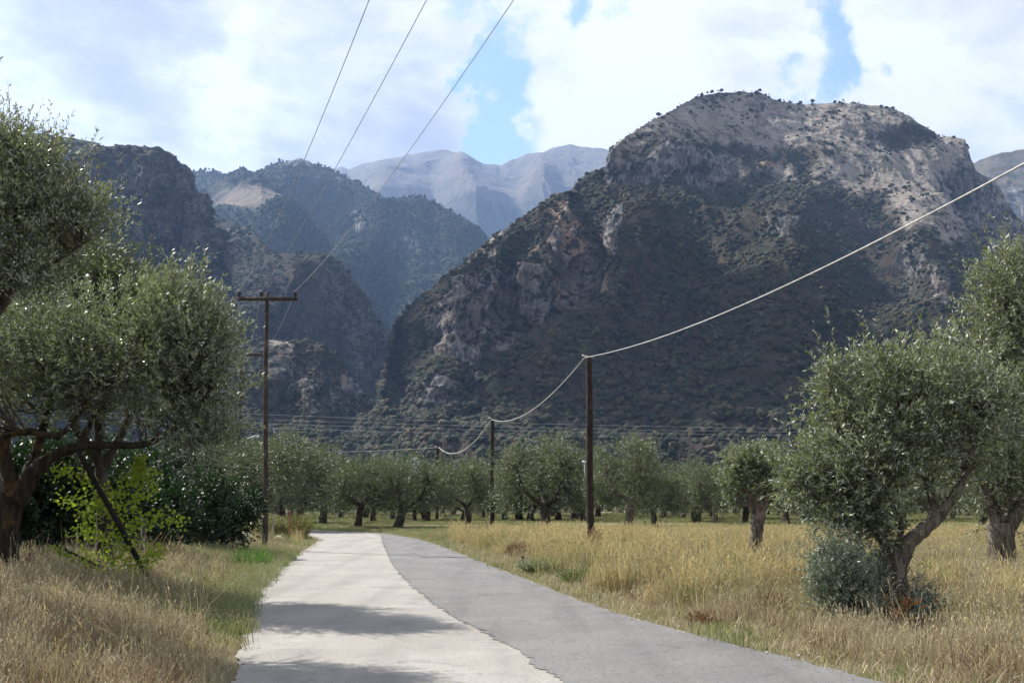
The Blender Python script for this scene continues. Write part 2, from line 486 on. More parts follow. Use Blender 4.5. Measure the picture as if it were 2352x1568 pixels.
def loft(name, label_unused, px0, px1, ncol, crest, mids, foot, nrows, blobs, vegf, amp, lam, mat,
         crest_keep=.3, gull=1.0, bumps=(), crest_rough=2.0, power=1.0):
    xs = np.linspace(px0, px1, ncol)
    nodes = []
    def row(pyv, rv):
        xc = (xs - CX) / F_PX; yc = (CY - pyv) / F_PX
        dy = math.cos(TH) - yc * math.sin(TH); dz = math.sin(TH) + yc * math.cos(TH)
        return np.stack([xc / dy * rv, rv, EYE + dz / dy * rv], -1)
    cy_, cr_ = interp(crest, xs, 1), interp(crest, xs, 2)
    cy_ = cy_ + fbm(np.stack([xs / 34, xs * 0, xs * 0 + 3], -1), 5, .6) * crest_rough
    C0 = row(cy_, cr_)
    B1 = C0 * np.array([1.12, 1.12, .97]); B2 = C0 * np.array([1.35, 1.35, .65]); B3 = C0 * np.array([1.7, 1.7, .0]); B3[:, 2] = -6
    rf = interp(foot, xs, 1)
    Fo = row(np.full(ncol, HOR + 2), rf); Fo[:, 2] = -4
    nodes = [B3, B2, B1, C0]
    for mcon in mids:
        nodes.append(row(interp(mcon, xs, 1), interp(mcon, xs, 2)))
    nodes.append(Fo)
    counts = [4, 4, 6] + list(nrows)
    rows = []
    prot = []
    for k in range(len(nodes) - 1):
        n = counts[k]
        for i in range(n):
            t = i / n
            rows.append(nodes[k] * (1 - t) + nodes[k + 1] * t)
            prot.append(0 if k < 3 else 1)
    rows.append(nodes[-1])
    G = np.array(rows)                      # (rows, cols, 3)
    kc = sum(counts[:3])
    # soften creases between the guide lines, keep the crest
    for _ in range(int(14)):
        S = G.copy(); S[1:-1] = (G[:-2] + 2 * G[1:-1] + G[2:]) / 4
        S[kc] = G[kc]; S[-1] = G[-1]; G = S
    px, py = project(G)
    nr = G.shape[0]
    ri = np.arange(nr)[:, None]
    front = np.clip((ri - kc) / 26.0, 0, 1) * np.ones((1, ncol))
    keep = crest_keep + (1 - crest_keep) * front
    keep = np.where(ri < kc, crest_keep, keep)
    # blobs : rock outcrops with steep faces ; bumps : bulges and hollows of the slope
    rock = np.zeros(px.shape); och = np.zeros(px.shape); dr = np.zeros(px.shape)
    for b in blobs:
        bx, by, rx, ry = b[:4]; st = b[4]; steep = b[5]; oc = b[6] if len(b) > 6 else 0; rot = R(b[7]) if len(b) > 7 else 0
        ux = (px - bx) * math.cos(rot) + (py - by) * math.sin(rot); uy = -(px - bx) * math.sin(rot) + (py - by) * math.cos(rot)
        q = (ux / rx) ** 2 + (uy / ry) ** 2
        wgt = np.exp(-q ** 1.5 * .8)
        rock = np.maximum(rock, wgt * st * .95); och = np.maximum(och, wgt * oc)
        dr += steep * (uy / ry) * np.exp(-q * .7)
    for bx, by, rx, ry, dep, rot in bumps:
        rot = R(rot)
        ux = (px - bx) * math.cos(rot) + (py - by) * math.sin(rot); uy = -(px - bx) * math.sin(rot) + (py - by) * math.cos(rot)
        dr += dep * np.exp(-((ux / rx) ** 2 + (uy / ry) ** 2))
    dr *= np.clip((ri - kc) / 14.0, 0, 1)
    G[..., 1] += dr; G[..., 0] += dr * (px - CX) / F_PX
    veg0 = vegf(px, py)
    # normals
    du = np.gradient(G, axis=1); dv = np.gradient(G, axis=0)
    N = np.cross(du, dv); N /= np.linalg.norm(N, axis=-1)[..., None] + 1e-9
    N[(N[..., 1] * -.5 + N[..., 2] * .87) < 0] *= -1
    P = G.reshape(-1, 3)
    # spurs and gullies running down the slope: noise along the contour, stretched downhill
    warp = np.stack([fbm(P / (lam * 2.5) + 9, 3), fbm(P / (lam * 2.5) + 39, 3), np.zeros(len(P))], -1) * lam * .6
    Pw = P + warp
    slope = ridged(Pw * np.array([1, .35, .38]) / lam, 6, .52) - .62
    big = fbm(P / (lam * 2.2) + 5, 3)
    small = fbm(P / (lam * .22) + 31, 4, .6)
    gl = ridged(P * np.array([1, .7, .22]) / (lam * .42) + 3, 5, .6) - .55
    rk = rock.reshape(-1)
    ledge = fbm(P * np.array([.3, .3, 1.6]) / (lam * .3) + 77, 3)
    disp = amp * (slope * 1.2 + big * .8 + small * .10) + gull * amp * rk * (gl * 1.0 + ledge * .25 + small * .25)
    disp += gull * amp * rk * .16 * (ridged(P * np.array([1, 1, .45]) / (lam * .075) + 51, 4, .6) - .55)
    disp = disp * keep.reshape(-1) * (.5 + .5 * np.maximum(sstep(.22, .45, veg0.reshape(-1)), rk))
    P2 = P + N.reshape(-1, 3) * disp[:, None]
    P2[:, 2] += fbm(P / (lam * .10), 3, .6) * amp * .05
    idx = np.arange(nr * ncol).reshape(nr, ncol)
    Q = np.stack([idx[:-1, :-1], idx[1:, :-1], idx[1:, 1:], idx[:-1, 1:]], -1).reshape(-1, 4)
    me = mesh_np(name, P2, Q, None, mat, True)
    veg = vegf(px, py)
    for nm, arr in (('rock', rock), ('veg', veg), ('ochre', och)):
        at_ = me.attributes.new(nm, 'FLOAT', 'POINT'); at_.data.foreach_set('value', arr.reshape(-1).astype(np.float32))
    o = link(name, me, kind='structure')
    return o, P2.reshape(nr, ncol, 3), px, py, rock, veg, kc


gm = mountain_mat('near_slope', (.155, .134, .113), (.190, .168, .143), (.34, .32, .29), (.014, .020, .010), (.045, .032, .020),
                  (.075, .072, .075), (.29, .275, .26), (.38, .23, .13), hi=1.8)
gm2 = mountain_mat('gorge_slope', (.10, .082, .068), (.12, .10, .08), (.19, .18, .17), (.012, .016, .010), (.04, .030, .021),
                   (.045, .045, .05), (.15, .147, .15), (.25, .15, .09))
em = mountain_mat('wooded_ridge', (.14, .12, .095), (.22, .18, .14), (.28, .27, .25), (.012, .022, .012), (.028, .036, .02),
                  (.11, .107, .105), (.28, .27, .255), (.3, .25, .2), .45, 1.0, 1.0)
fm = mountain_mat('bare_range', (.15, .135, .11), (.21, .175, .135), (.26, .25, .23), (.045, .052, .04), (.08, .075, .055),
                  (.13, .125, .12), (.36, .35, .33), (.42, .3, .2), .25, 1.0, .85)

# right-hand mountain
crestA = [(780, 1135, 820), (840, 1040, 880), (868, 980, 930), (884, 880, 1000), (896, 800, 1060), (908, 745, 1100), (940, 705, 1120), (985, 672, 1140), (1020, 632, 1160), (1065, 600, 1190), (1110, 560, 1220),
          (1170, 520, 1270), (1230, 488, 1330), (1290, 447, 1400), (1340, 408, 1450), (1385, 384, 1480), (1391, 378, 1485), (1398, 342, 1490), (1440, 312, 1520),
          (1500, 275, 1580), (1560, 243, 1640), (1600, 224, 1680), (1650, 211, 1720), (1700, 207, 1750), (1750, 213, 1770), (1790, 229, 1780), (1850, 239, 1790),
          (1920, 236, 1800), (1980, 238, 1800), (2040, 249, 1800), (2090, 268, 1790), (2130, 299, 1780), (2160, 314, 1770), (2216, 320, 1760), (2226, 345, 1750), (2245, 395, 1740), (2285, 418, 1720),
          (2318, 465, 1700), (2345, 508, 1680), (2368, 545, 1650), (2450, 600, 1600), (2600, 700, 1500)]
midA1 = [(780, 1138, 790), (840, 1060, 850), (896, 880, 960), (940, 790, 1010), (1020, 720, 1060), (1110, 650, 1110), (1230, 570, 1220), (1340, 480, 1330), (1400, 420, 1400), (1480, 400, 1470), (1600, 400, 1560),
         (1720, 370, 1600), (1900, 380, 1620), (2050, 400, 1620), (2160, 430, 1640), (2250, 520, 1660), (2345, 600, 1600), (2450, 680, 1500), (2600, 760, 1420)]
midA2 = [(780, 1141, 765), (840, 1090, 800), (896, 980, 860), (940, 930, 880), (1050, 860, 900), (1110, 820, 930), (1230, 740, 990), (1400, 660, 1060), (1700, 620, 1150), (2000, 640, 1180), (2200, 700, 1150), (2400, 780, 1100), (2600, 840, 1050)]
midA3 = [(780, 1144, 740), (840, 1120, 760), (896, 1060, 780), (935, 1000, 790), (1050, 985, 780), (1230, 930, 790), (1400, 880, 810), (1700, 870, 830), (2000, 890, 830), (2300, 930, 800), (2600, 960, 760)]
footA = [(780, 720), (1000, 640), (1400, 600), (2000, 600), (2600, 560)]
blobsA = [(1560, 392, 170, 34, .9, 45), (1400, 372, 22, 40, .9, 40), (1300, 555, 60, 100, .95, 60, .8), (1120, 690, 120, 85, 1.0, 60, .15, -35), (1055, 780, 55, 80, .85, 55, .2, -20),
          (1070, 835, 30, 48, 1.0, 35, 1.0), (2235, 430, 75, 95, 1.0, 60, 0, 35), (2310, 530, 50, 70, .9, 30), (2155, 690, 38, 90, .75, 10, .35, -10), (1770, 372, 70, 14, .6, 8, .9, -25),
          (1800, 530, 60, 50, .5, 10), (1400, 520, 40, 60, .8, 30), (1240, 620, 50, 60, .7, 35), (1000, 905, 60, 26, .7, 20, .3, -25), (1480, 560, 60, 50, .45, 10), (1700, 300, 200, 40, .25, 0), (1900, 700, 90, 50, .4, 0), (2090, 600, 60, 60, .5, 8)]
bumpsA = [(1345, 565, 34, 85, 70, 0), (1310, 520, 26, 60, -45, 0), (1180, 650, 30, 80, 55, 15), (1230, 600, 26, 70, -40, 10), (1090, 720, 24, 70, 40, 20), (1050, 720, 22, 70, -35, 20),
          (1130, 640, 24, 60, -35, 20), (1010, 880, 60, 60, -30, -20), (1000, 800, 40, 90, 60, 25), (930, 900, 40, 110, 90, 8), (905, 820, 30, 80, 60, 5), (1560, 700, 90, 260, 60, 25), (1300, 800, 80, 200, -50, 30),
          (1800, 650, 70, 200, -50, 15), (1980, 760, 70, 220, 50, 5), (2150, 650, 60, 220, -55, -10), (1640, 352, 120, 22, 25, 0), (2190, 480, 30, 90, 30, 10), (1430, 640, 50, 160, -45, 25), (1120, 930, 70, 100, 45, 20)]
def vegA(px, py):
    b = np.interp(px, [880, 1100, 1300, 1400, 1500, 1700, 1850, 2000, 2150, 2250, 2400], [700, 560, 440, 400, 400, 380, 400, 480, 540, 580, 620])
    n = fbm(np.stack([px.ravel() / 120, py.ravel() / 70, px.ravel() * 0], -1), 4).reshape(px.shape)
    v = .18 + .62 * sstep(-50, 70, py - b + n * 60)
    v += .15 * sstep(760, 950, py) + n * .10
    v += .45 * np.exp(-((px - 1640) / 210) ** 2 - ((py - 352) / 16) ** 2)
    v += .45 * np.exp(-((px - 2080) / 50) ** 2 - ((py - 310) / 22) ** 2)
    v -= .22 * np.exp(-((px - 1130) / 120) ** 2 - ((py - 880) / 45) ** 2)
    v -= .15 * np.exp(-((px - 2100) / 200) ** 2 - ((py - 760) / 60) ** 2)
    return np.clip(v, 0, 1)
A = loft('mountain_right', '', 780, 2600, 900, crestA, [midA1, midA2, midA3], footA, (110, 110, 70, 40), blobsA, vegA, 34, 150, gm, .22, 1.1, bumpsA, 3.0)

# left massif with the tall cliff above the gorge
crestB = [(-400, 300, 1200), (-200, 296, 1250), (0, 306, 1300), (100, 305, 1330), (180, 312, 1360), (250, 330, 1390), (330, 344, 1420), (400, 366, 1440), (436, 392, 1450), (448, 428, 1452), (466, 468, 1455), (482, 500, 1458), (500, 535, 1460), (520, 590, 1462), (535, 660, 1464),
          (550, 760, 1466), (565, 900, 1460), (580, 1050, 1450), (600, 1135, 1440)]
midB1 = [(-400, 380, 1100), (0, 400, 1120), (200, 400, 1200), (330, 400, 1330), (430, 440, 1400), (500, 560, 1440), (540, 760, 1446), (600, 1138, 1420)]
midB2 = [(-400, 560, 900), (0, 620, 950), (200, 660, 1050), (400, 680, 1230), (480, 700, 1330), (520, 740, 1380), (550, 900, 1390), (600, 1140, 1380)]
footB = [(-400, 700), (0, 750), (300, 900), (500, 1150), (600, 1300)]
blobsB = [(300, 480, 160, 110, .95, 50), (460, 560, 60, 130, 1.0, 30), (400, 420, 60, 40, .8, 30), (515, 620, 25, 70, 1.0, 0, .1)]
bumpsB = [(380, 520, 30, 130, 45, 10), (320, 500, 30, 120, -35, 10), (440, 540, 25, 130, -30, 15), (480, 600, 20, 100, 35, 10), (250, 520, 30, 130, 40, 0)]
vegB = lambda px, py: np.clip(.45 + .25 * sstep(420, 560, py) + .2 * fbm(np.stack([px.ravel() / 90, py.ravel() / 60, px.ravel() * 0 + 4], -1), 3).reshape(px.shape), 0, 1)
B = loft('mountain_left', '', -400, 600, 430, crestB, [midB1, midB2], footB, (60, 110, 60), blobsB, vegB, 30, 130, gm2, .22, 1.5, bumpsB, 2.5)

# brown ridge behind the cliff that drops into the gorge
crestC = [(420, 600, 2300), (470, 488, 2250), (500, 500, 2200), (540, 515, 2150), (580, 528, 2100), (600, 560, 2000), (625, 582, 1900), (700, 580, 1850), (755, 588, 1850), (790, 612, 1860), (815, 650, 1870), (836, 690, 1880), (850, 715, 1880), (868, 740, 1870), (905, 760, 1850), (940, 800, 1850), (1000, 900, 1850)]
midC1 = [(420, 720, 1900), (500, 680, 1850), (600, 690, 1650), (700, 690, 1600), (800, 740, 1680), (850, 800, 1750), (900, 850, 1780), (1000, 950, 1800)]
midC2 = [(420, 860, 1500), (600, 840, 1350), (700, 840, 1330), (800, 860, 1400), (900, 940, 1500), (1000, 1000, 1600)]
footC = [(420, 1150), (700, 1080), (1000, 1200)]
blobsC = [(770, 690, 70, 110, .6, 60), (620, 640, 60, 40, .4, 40), (830, 800, 50, 110, .75, 60), (700, 780, 70, 70, .5, 40), (880, 800, 30, 60, .8, 20), (540, 540, 60, 30, .6, 30)]
bumpsC = [(720, 720, 35, 130, -50, 5), (780, 740, 30, 150, 55, 5), (830, 800, 26, 130, -50, 0), (640, 720, 35, 130, 50, 10), (870, 860, 26, 120, 45, -5)]
vegC = lambda px, py: np.clip(.58 + .3 * fbm(np.stack([px.ravel() / 60, py.ravel() / 60, px.ravel() * 0 + 8], -1), 3).reshape(px.shape), 0, 1)
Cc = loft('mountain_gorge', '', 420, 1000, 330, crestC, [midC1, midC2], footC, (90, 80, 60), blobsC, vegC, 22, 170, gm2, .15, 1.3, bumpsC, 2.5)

# low rocky spur in front of the gorge on the left
crestD = [(250, 900, 800), (420, 830, 900), (560, 792, 980), (600, 780, 1000), (640, 782, 1010), (690, 790, 1020), (735, 797, 1030), (765, 812, 1035), (790, 845, 1035), (820, 882, 1030), (850, 925, 1020), (880, 985, 990), (900, 1020, 950), (930, 1060, 900), (980, 1120, 850)]
midD1 = [(250, 1000, 700), (560, 900, 860), (700, 900, 900), (800, 950, 930), (880, 1040, 880), (980, 1132, 820)]
footD = [(250, 560), (600, 640), (980, 760)]
blobsD = [(700, 860, 110, 50, .6, 25), (640, 820, 60, 30, .5, 15), (810, 910, 50, 50, .8, 35), (720, 940, 60, 40, .5, 15)]
bumpsD = [(660, 900, 40, 80, 30, 20), (720, 880, 35, 80, -30, 15), (790, 930, 30, 80, 25, 0), (840, 960, 24, 60, -25, 0)]
vegD = lambda px, py: np.clip(.42 + .45 * sstep(880, 990, py) + .3 * fbm(np.stack([px.ravel() / 70, py.ravel() / 50, px.ravel() * 0 + 12], -1), 3).reshape(px.shape), 0, 1)
D = loft('hill_left', '', 250, 980, 380, crestD, [midD1], footD, (90, 70), blobsD, vegD, 24, 110, gm, .25, 1.2, bumpsD, 2.5)

# wooded middle ridge
crestE = [(300, 430, 4300), (430, 405, 4300), (455, 395, 4300), (480, 396, 4300), (530, 410, 4300), (560, 406, 4200), (592, 398, 4150), (640, 376, 4100), (690, 367, 4100), (738, 385, 4080), (780, 402, 4050), (820, 424, 4000), (850, 442, 3950), (890, 461, 3850),
          (920, 458, 3750), (960, 454, 3700), (1005, 468, 3650), (1050, 492, 3650), (1090, 520, 3650), (1120, 548, 3650), (1200, 600, 3600), (1350, 700, 3500)]
midE1 = [(300, 470, 3900), (480, 450, 3700), (560, 424, 3450), (600, 421, 3430), (650, 430, 3480), (700, 470, 3550), (850, 500, 3500), (960, 520, 3300), (1100, 590, 3350), (1350, 740, 3200)]
midE2 = [(300, 600, 3000), (480, 500, 3150), (600, 480, 3050), (700, 580, 2950), (850, 620, 2900), (1000, 640, 2850), (1100, 680, 2900), (1350, 800, 2800)]
footE = [(300, 2300), (1350, 2100)]
blobsE = [(680, 375, 60, 16, .7, 20), (830, 525, 16, 28, .9, 20), (780, 430, 40, 16, .7, 20), (950, 540, 60, 90, .45, 20), (1020, 600, 40, 60, .4, 20), (1100, 560, 30, 40, .4, 0)]
bumpsE = [(740, 520, 45, 160, 120, 25), (850, 560, 40, 150, -110, 30), (1000, 560, 45, 150, 90, -10), (900, 620, 40, 120, 100, 10), (640, 540, 50, 100, -100, 20), (1060, 600, 40, 120, -90, -20)]
def vegE(px, py):
    v = .80 + .2 * fbm(np.stack([px.ravel() / 50, py.ravel() / 40, px.ravel() * 0 + 21], -1), 4).reshape(px.shape)
    v -= .75 * np.exp(-(((px - 570) / 100) ** 2 + ((py - 455) / 34) ** 2) ** 2)
    v -= .35 * np.exp(-((px - 690) / 70) ** 2 - ((py - 372) / 10) ** 2)
    return np.clip(v, 0, 1)
E = loft('mountain_middle', '', 300, 1350, 520, crestE, [midE1, midE2], footE, (60, 90, 70), blobsE, vegE, 85, 420, em, .12, .8, bumpsE, 2.5)

# far bare range under the cloud
crestF = [(500, 420, 8600), (740, 400, 8600), (770, 388, 8600), (785, 384, 8600), (800, 390, 8600), (830, 378, 8500), (880, 366, 8500), (930, 357, 8400), (980, 349, 8300), (1022, 344, 8200), (1060, 354, 8200), (1110, 375, 8250), (1150, 379, 8300), (1185, 362, 8300), (1225, 350, 8200), (1245, 350, 8200), (1270, 338, 8200), (1310, 330, 8200), (1350, 336, 8200), (1400, 345, 8200), (1550, 360, 8200)]
midF1 = [(500, 480, 7400), (900, 440, 7000), (1020, 400, 7000), (1100, 430, 6700), (1250, 420, 6800), (1550, 440, 6900)]
footF = [(500, 5200), (1550, 5000)]
blobsF = [(1060, 385, 30, 30, .2, 60, .4), (1240, 420, 60, 50, .3, 60)]
bumpsF = [(1000, 420, 40, 80, 240, 20), (1080, 420, 36, 80, -220, -25), (1180, 450, 40, 100, 220, 10), (1250, 430, 34, 100, -220, -15), (880, 420, 40, 70, -200, 20)]
vegF = lambda px, py: np.clip(.12 + .5 * sstep(430, 520, py) + .2 * fbm(np.stack([px.ravel() / 60, py.ravel() / 60, px.ravel() * 0 + 33], -1), 3).reshape(px.shape), 0, 1)
Fm = loft('mountain_far', '', 500, 1550, 420, crestF, [midF1], footF, (90, 50), blobsF, vegF, 150, 900, fm, .12, .8, bumpsF, 2.0)
crestG = [(2120, 470, 4000), (2190, 420, 3900), (2235, 376, 3850), (2270, 360, 3800), (2300, 352, 3800), (2352, 343, 3800), (2450, 332, 3800), (2700, 330, 3800)]
Gm = loft('mountain_far_right', '', 2120, 2700, 180, crestG, [[(2120, 560, 3300), (2700, 520, 3300)]], [(2120, 2600), (2700, 2500)], (70, 40),
          [(2340, 480, 60, 60, .6, 40)], lambda px, py: np.clip(.25 + .4 * sstep(420, 560, py) + .2 * fbm(np.stack([px.ravel() / 50, py.ravel() / 40, px.ravel() * 0 + 3], -1), 3).reshape(px.shape), 0, 1), 70, 380, fm, .12, .8, (), 1.5)

# ------------------------------------------------------------------ scatter (geometry nodes) for growth nobody could count
PROTO = bpy.data.collections.new('growth_prototypes')      # kept out of the scene
def proto_collection(name, meshes):
    c = bpy.data.collections.new(name)
    for i, me in enumerate(meshes):
        o = bpy.data.objects.new('%s_%02d' % (name, i), me); c.objects.link(o)
    return c


def scatter(name, coll, pts, scale, rotz, tilt=None, label=None, zs=None):
    n = len(pts)
    me = bpy.data.meshes.new(name); me.vertices.add(n); me.vertices.foreach_set('co', np.asarray(pts, np.float32).ravel())
    a = me.attributes.new('s', 'FLOAT_VECTOR', 'POINT')
    sc3 = np.repeat(np.asarray(scale, np.float32)[:, None], 3, 1)
    if zs is not None: sc3[:, 2] *= zs
    a.data.foreach_set('vector', sc3.ravel())
    a = me.attributes.new('r', 'FLOAT_VECTOR', 'POINT')
    rr = np.zeros((n, 3), np.float32); rr[:, 2] = rotz
    if tilt is not None: rr[:, 0] = tilt[:, 0]; rr[:, 1] = tilt[:, 1]
    a.data.foreach_set('vector', rr.ravel())
    a = me.attributes.new('k', 'INT', 'POINT'); a.data.foreach_set('value', rng.integers(0, 1000, n).astype(np.int32))
    o = link(name, me, kind='stuff', label=label)
    ng = bpy.data.node_groups.new(name, 'GeometryNodeTree')
    ng.interface.new_socket('Geometry', in_out='INPUT', socket_type='NodeSocketGeometry')
    ng.interface.new_socket('Geometry', in_out='OUTPUT', socket_type='NodeSocketGeometry')
    N = ng.nodes; L = ng.links
    gi = N.new('NodeGroupInput'); go = N.new('NodeGroupOutput')
    ci = N.new('GeometryNodeCollectionInfo'); ci.inputs['Collection'].default_value = coll
    ci.inputs['Separate Children'].default_value = True; ci.inputs['Reset Children'].default_value = True
    ip = N.new('GeometryNodeInstanceOnPoints'); ip.inputs['Pick Instance'].default_value = True
    L.new(gi.outputs[0], ip.inputs['Points']); L.new(ci.outputs[0], ip.inputs['Instance'])
    def attr(nm, typ):
        q = N.new('GeometryNodeInputNamedAttribute'); q.data_type = typ; q.inputs[0].default_value = nm
        return next(x for x in q.outputs if x.enabled)
    L.new(attr('s', 'FLOAT_VECTOR'), ip.inputs['Scale'])
    e = N.new('FunctionNodeEulerToRotation'); L.new(attr('r', 'FLOAT_VECTOR'), e.inputs[0]); L.new(e.outputs[0], ip.inputs['Rotation'])
    L.new(attr('k', 'INT'), ip.inputs['Instance Index'])
    L.new(ip.outputs[0], go.inputs[0])
    md = o.modifiers.new('scatter', 'NODES'); md.node_group = ng
    return o


def shrub_mat(name, cols):
    m, t, out = material(name)
    oi = t.new('ShaderNodeObjectInfo'); tcn = t.new('ShaderNodeTexCoord')
    cr = t.new('ShaderNodeValToRGB'); cr.color_ramp.interpolation = 'CONSTANT'
    els = cr.color_ramp.elements
    while len(els) < len(cols): els.new(1.0)
    for i, (p, c) in enumerate(cols): els[i].position = p; els[i].color = (*c, 1)
    t.link(oi.outputs['Random'], cr.inputs[0])
    n = t.noise(tcn.outputs['Object'], 3.5, 4, .7)
    c = t.mix(t.ramp(n, .35, .65, 0, .75), cr.outputs[0], (.012, .017, .008), 'MIX')
    principled(t, out, c, .95, .1)
    return m
M['scrub'] = shrub_mat('hillside_scrub', [(0, (.032, .037, .026)), (.3, (.039, .046, .027)), (.5, (.055, .055, .034)), (.66, (.078, .066, .050)), (.84, (.074, .070, .040)), (.95, (.095, .065, .042))])
M['pine'] = shrub_mat('hillside_wood', [(0, (.014, .026, .014)), (.5, (.020, .032, .016)), (.85, (.035, .042, .022))])


def lump(seed, rough=.35, sub=2, flat=.8):
    """uneven shrub: an icosphere pushed in and out"""
    import bmesh
    bm = bmesh.new(); bmesh.ops.create_icosphere(bm, subdivisions=sub, radius=.5)
    V = np.array([v.co[:] for v in bm.verts]); T = np.array([[v.index for v in f.verts] for f in bm.faces]); bm.free()
    V = V * (1 + rough * fbm(V * 3.2 + seed * 7.1, 3, .6))[:, None]
    V[:, 2] = V[:, 2] * flat + .14
    return V, T
shrubs = proto_collection('shrub', [mesh_np('shrub', *(lambda a: (a[0], None, a[1]))(lump(i, .75)), M['scrub']) for i in range(6)])
pines = proto_collection('pine', [mesh_np('pine', *(lambda a: (a[0] * np.array([.7, .7, 1.3]), None, a[1]))(lump(i + 20, .5, 1)), M['pine']) for i in range(4)])


def on_slope(name, L_, coll, n, s0, s1, label, wfun, hue=None, row0=0):
    o, P, px, py, rock, veg, kc = L_
    Wt = wfun(px, py, rock, veg); Wt[:max(kc - 2, 0)] = 0
    # weight by the area each grid cell has on the ground
    du = np.linalg.norm(np.gradient(P, axis=1), axis=-1); dv = np.linalg.norm(np.gradient(P, axis=0), axis=-1)
    Wt = (Wt * du * dv).ravel(); Wt /= Wt.sum()
    k = rng.choice(Wt.size, n, p=Wt)
    jit = (rng.random((n, 2)) - .5)
    gu = np.gradient(P, axis=1).reshape(-1, 3)[k]; gv = np.gradient(P, axis=0).reshape(-1, 3)[k]
    pts = P.reshape(-1, 3)[k] + gu * jit[:, :1] + gv * jit[:, 1:]
    s = s0 + (s1 - s0) * rng.random(n) ** 3.0
    return scatter(name, coll, pts, s, rng.random(n) * 6.28, None, label)


def clump(px, py, sx=28, sy=20, z=0):
    return fbm(np.stack([px.ravel() / sx, py.ravel() / sy, px.ravel() * 0 + z], -1), 3).reshape(px.shape)
on_slope('scrub_on_right_mountain', A, shrubs, 90000, 1.5, 7.0, 'dark green and rusty scrub covering the slopes of the domed mountain',
         lambda px, py, rk, vg: np.clip(vg - .05, .0, 1) ** 1.5 * (1.02 - rk) ** 2 * (sstep(-.12, .30, clump(px, py, 46, 30)) + .07) * (sstep(-.2, .3, clump(px, py, 13, 9, 5)) + .1) + .0012 * (vg < .4))
on_slope('scrub_on_left_mountain', B, shrubs, 12000, 1.6, 4.6, 'dark scrub on the cliffs of the left massif',
         lambda px, py, rk, vg: vg ** 1.5 * (1.1 - .6 * rk) * sstep(-.3, .4, clump(px, py, 24, 22, 4)))
on_slope('scrub_on_gorge_ridge', Cc, shrubs, 12000, 2.4, 7, 'dark scrub on the brown ridge above the gorge',
         lambda px, py, rk, vg: vg ** 1.5 * (1.1 - .6 * rk) * sstep(-.3, .4, clump(px, py, 24, 22, 5)))
on_slope('scrub_on_left_hill', D, shrubs, 11000, 2.0, 5.5, 'green and brown scrub on the low rocky spur',
         lambda px, py, rk, vg: vg ** 1.5 * (1.1 - .6 * rk) * sstep(-.3, .4, clump(px, py, 24, 22, 6)))
on_slope('wood_on_middle_ridge', E, pines, 26000, 7, 17, 'dark conifer wood covering the middle ridge',
         lambda px, py, rk, vg: np.clip(vg - .1, .02, 1) ** 3 * (1.1 - .9 * rk))

# ------------------------------------------------------------------ haze over the valley
bm_ = MB(); bm_.box((0, 6000, 1750), (16000, 17500, 3510))
mh, th, oh = material('haze_air')
pv = th.new('ShaderNodeVolumePrincipled'); pv.inputs['Density'].default_value = 6.0e-5
pv.inputs['Color'].default_value = (.36, .56, 1.0, 1); pv.inputs['Anisotropy'].default_value = .25
th.link(pv.outputs[0], oh.inputs['Volume'])
hz = link('haze', bm_.mesh('haze', mh), kind='stuff', label='thin blue haze in the valley air')

# ------------------------------------------------------------------ unseen cumulus added above the frame, lumps placed to shade lower slopes and gorge
M['shade_cloud'] = plain('cloud_white', (.85, .86, .88), 1.0, 0, 0, .03, .01)
ZC = 3900.0
cl_root = None
mb = MB()
for i, (px, py, r_, rad) in enumerate(((1480, 790, 930, 140), (1330, 890, 830, 80), (1690, 740, 990, 110), (1560, 660, 1080, 80), (930, 840, 1100, 60), (1400, 700, 1080, 60),  (560, 560, 1600, 110), (700, 760, 1500, 120))):
    p = at(px, py, r_)
    k_ = (ZC - p[2]) / SUN[2]
    q = p + SUN * k_
    V, T_ = lump(40 + i, .35, 4, .55)
    mb.add(V * rad * 2.1 + q + [0, 0, 0], None, T_)
link('shade_cloud', mb.mesh('shade_cloud', M['shade_cloud'], True), kind='stuff', label='unseen white cumulus lumps added overhead to shade the lower slopes')
# ------------------------------------------------------------------ road and ground
Lpx = [(535, 1568), (553, 1480), (572, 1395), (617, 1330), (672, 1280), (728, 1236)]
Rpx = [(2030, 1568), (1700, 1484), (1395, 1400), (1220, 1335), (1130, 1300), (1030, 1260), (950, 1236)]
LE = [np.array([a, b, 0]) for a, b in ((.95, -12), (.3, -6), (-.55, 0), (-1.0, 3), (-1.45, 5.5), (-2.0, 7.9))] + [g(*p) for p in Lpx] + [np.array([-11.0, 54.0, 0]), np.array([-14.5, 57.5, 0]), np.array([-22, 60., 0]), np.array([-40, 62., 0])]
RE = [np.array([a, b, 0]) for a, b in ((9.0, -12), (7.5, -6), (5.9, 0), (5.1, 3), (4.4, 5.5), (3.78, 7.9))] + [g(*p) for p in Rpx] + [np.array([-6.6, 56., 0]), np.array([-9.5, 60., 0]), np.array([-14, 63., 0]), np.array([-22, 65., 0]), np.array([-40, 67., 0])]
Spx = [(1350, 1600), (1300, 1568), (1232, 1530), (1182, 1490), (1130, 1462), (1050, 1422), (990, 1382), (940, 1340), (906, 1302), (888, 1268), (878, 1245), (858, 1224)]
SE = [np.array([a, b, 0]) for a, b in ((4.4, -12), (3.4, -6), (2.3, 0), (1.7, 3), (1.25, 5.5), (.95, 7.5))] + [g(*p) for p in Spx] + [np.array([-10.0, 57.5, 0]), np.array([-18, 60.5, 0]), np.array([-40, 64., 0])]


def dense(poly, step=.12):
    poly = np.array(poly); sp, _ = spline(poly, np.ones(len(poly)), 24)
    d = np.concatenate([[0], np.cumsum(np.linalg.norm(np.diff(sp, axis=0), axis=1))])
    s = np.linspace(0, d[-1], int(d[-1] / step))
    return np.stack([np.interp(s, d, sp[:, k]) for k in range(3)], -1)


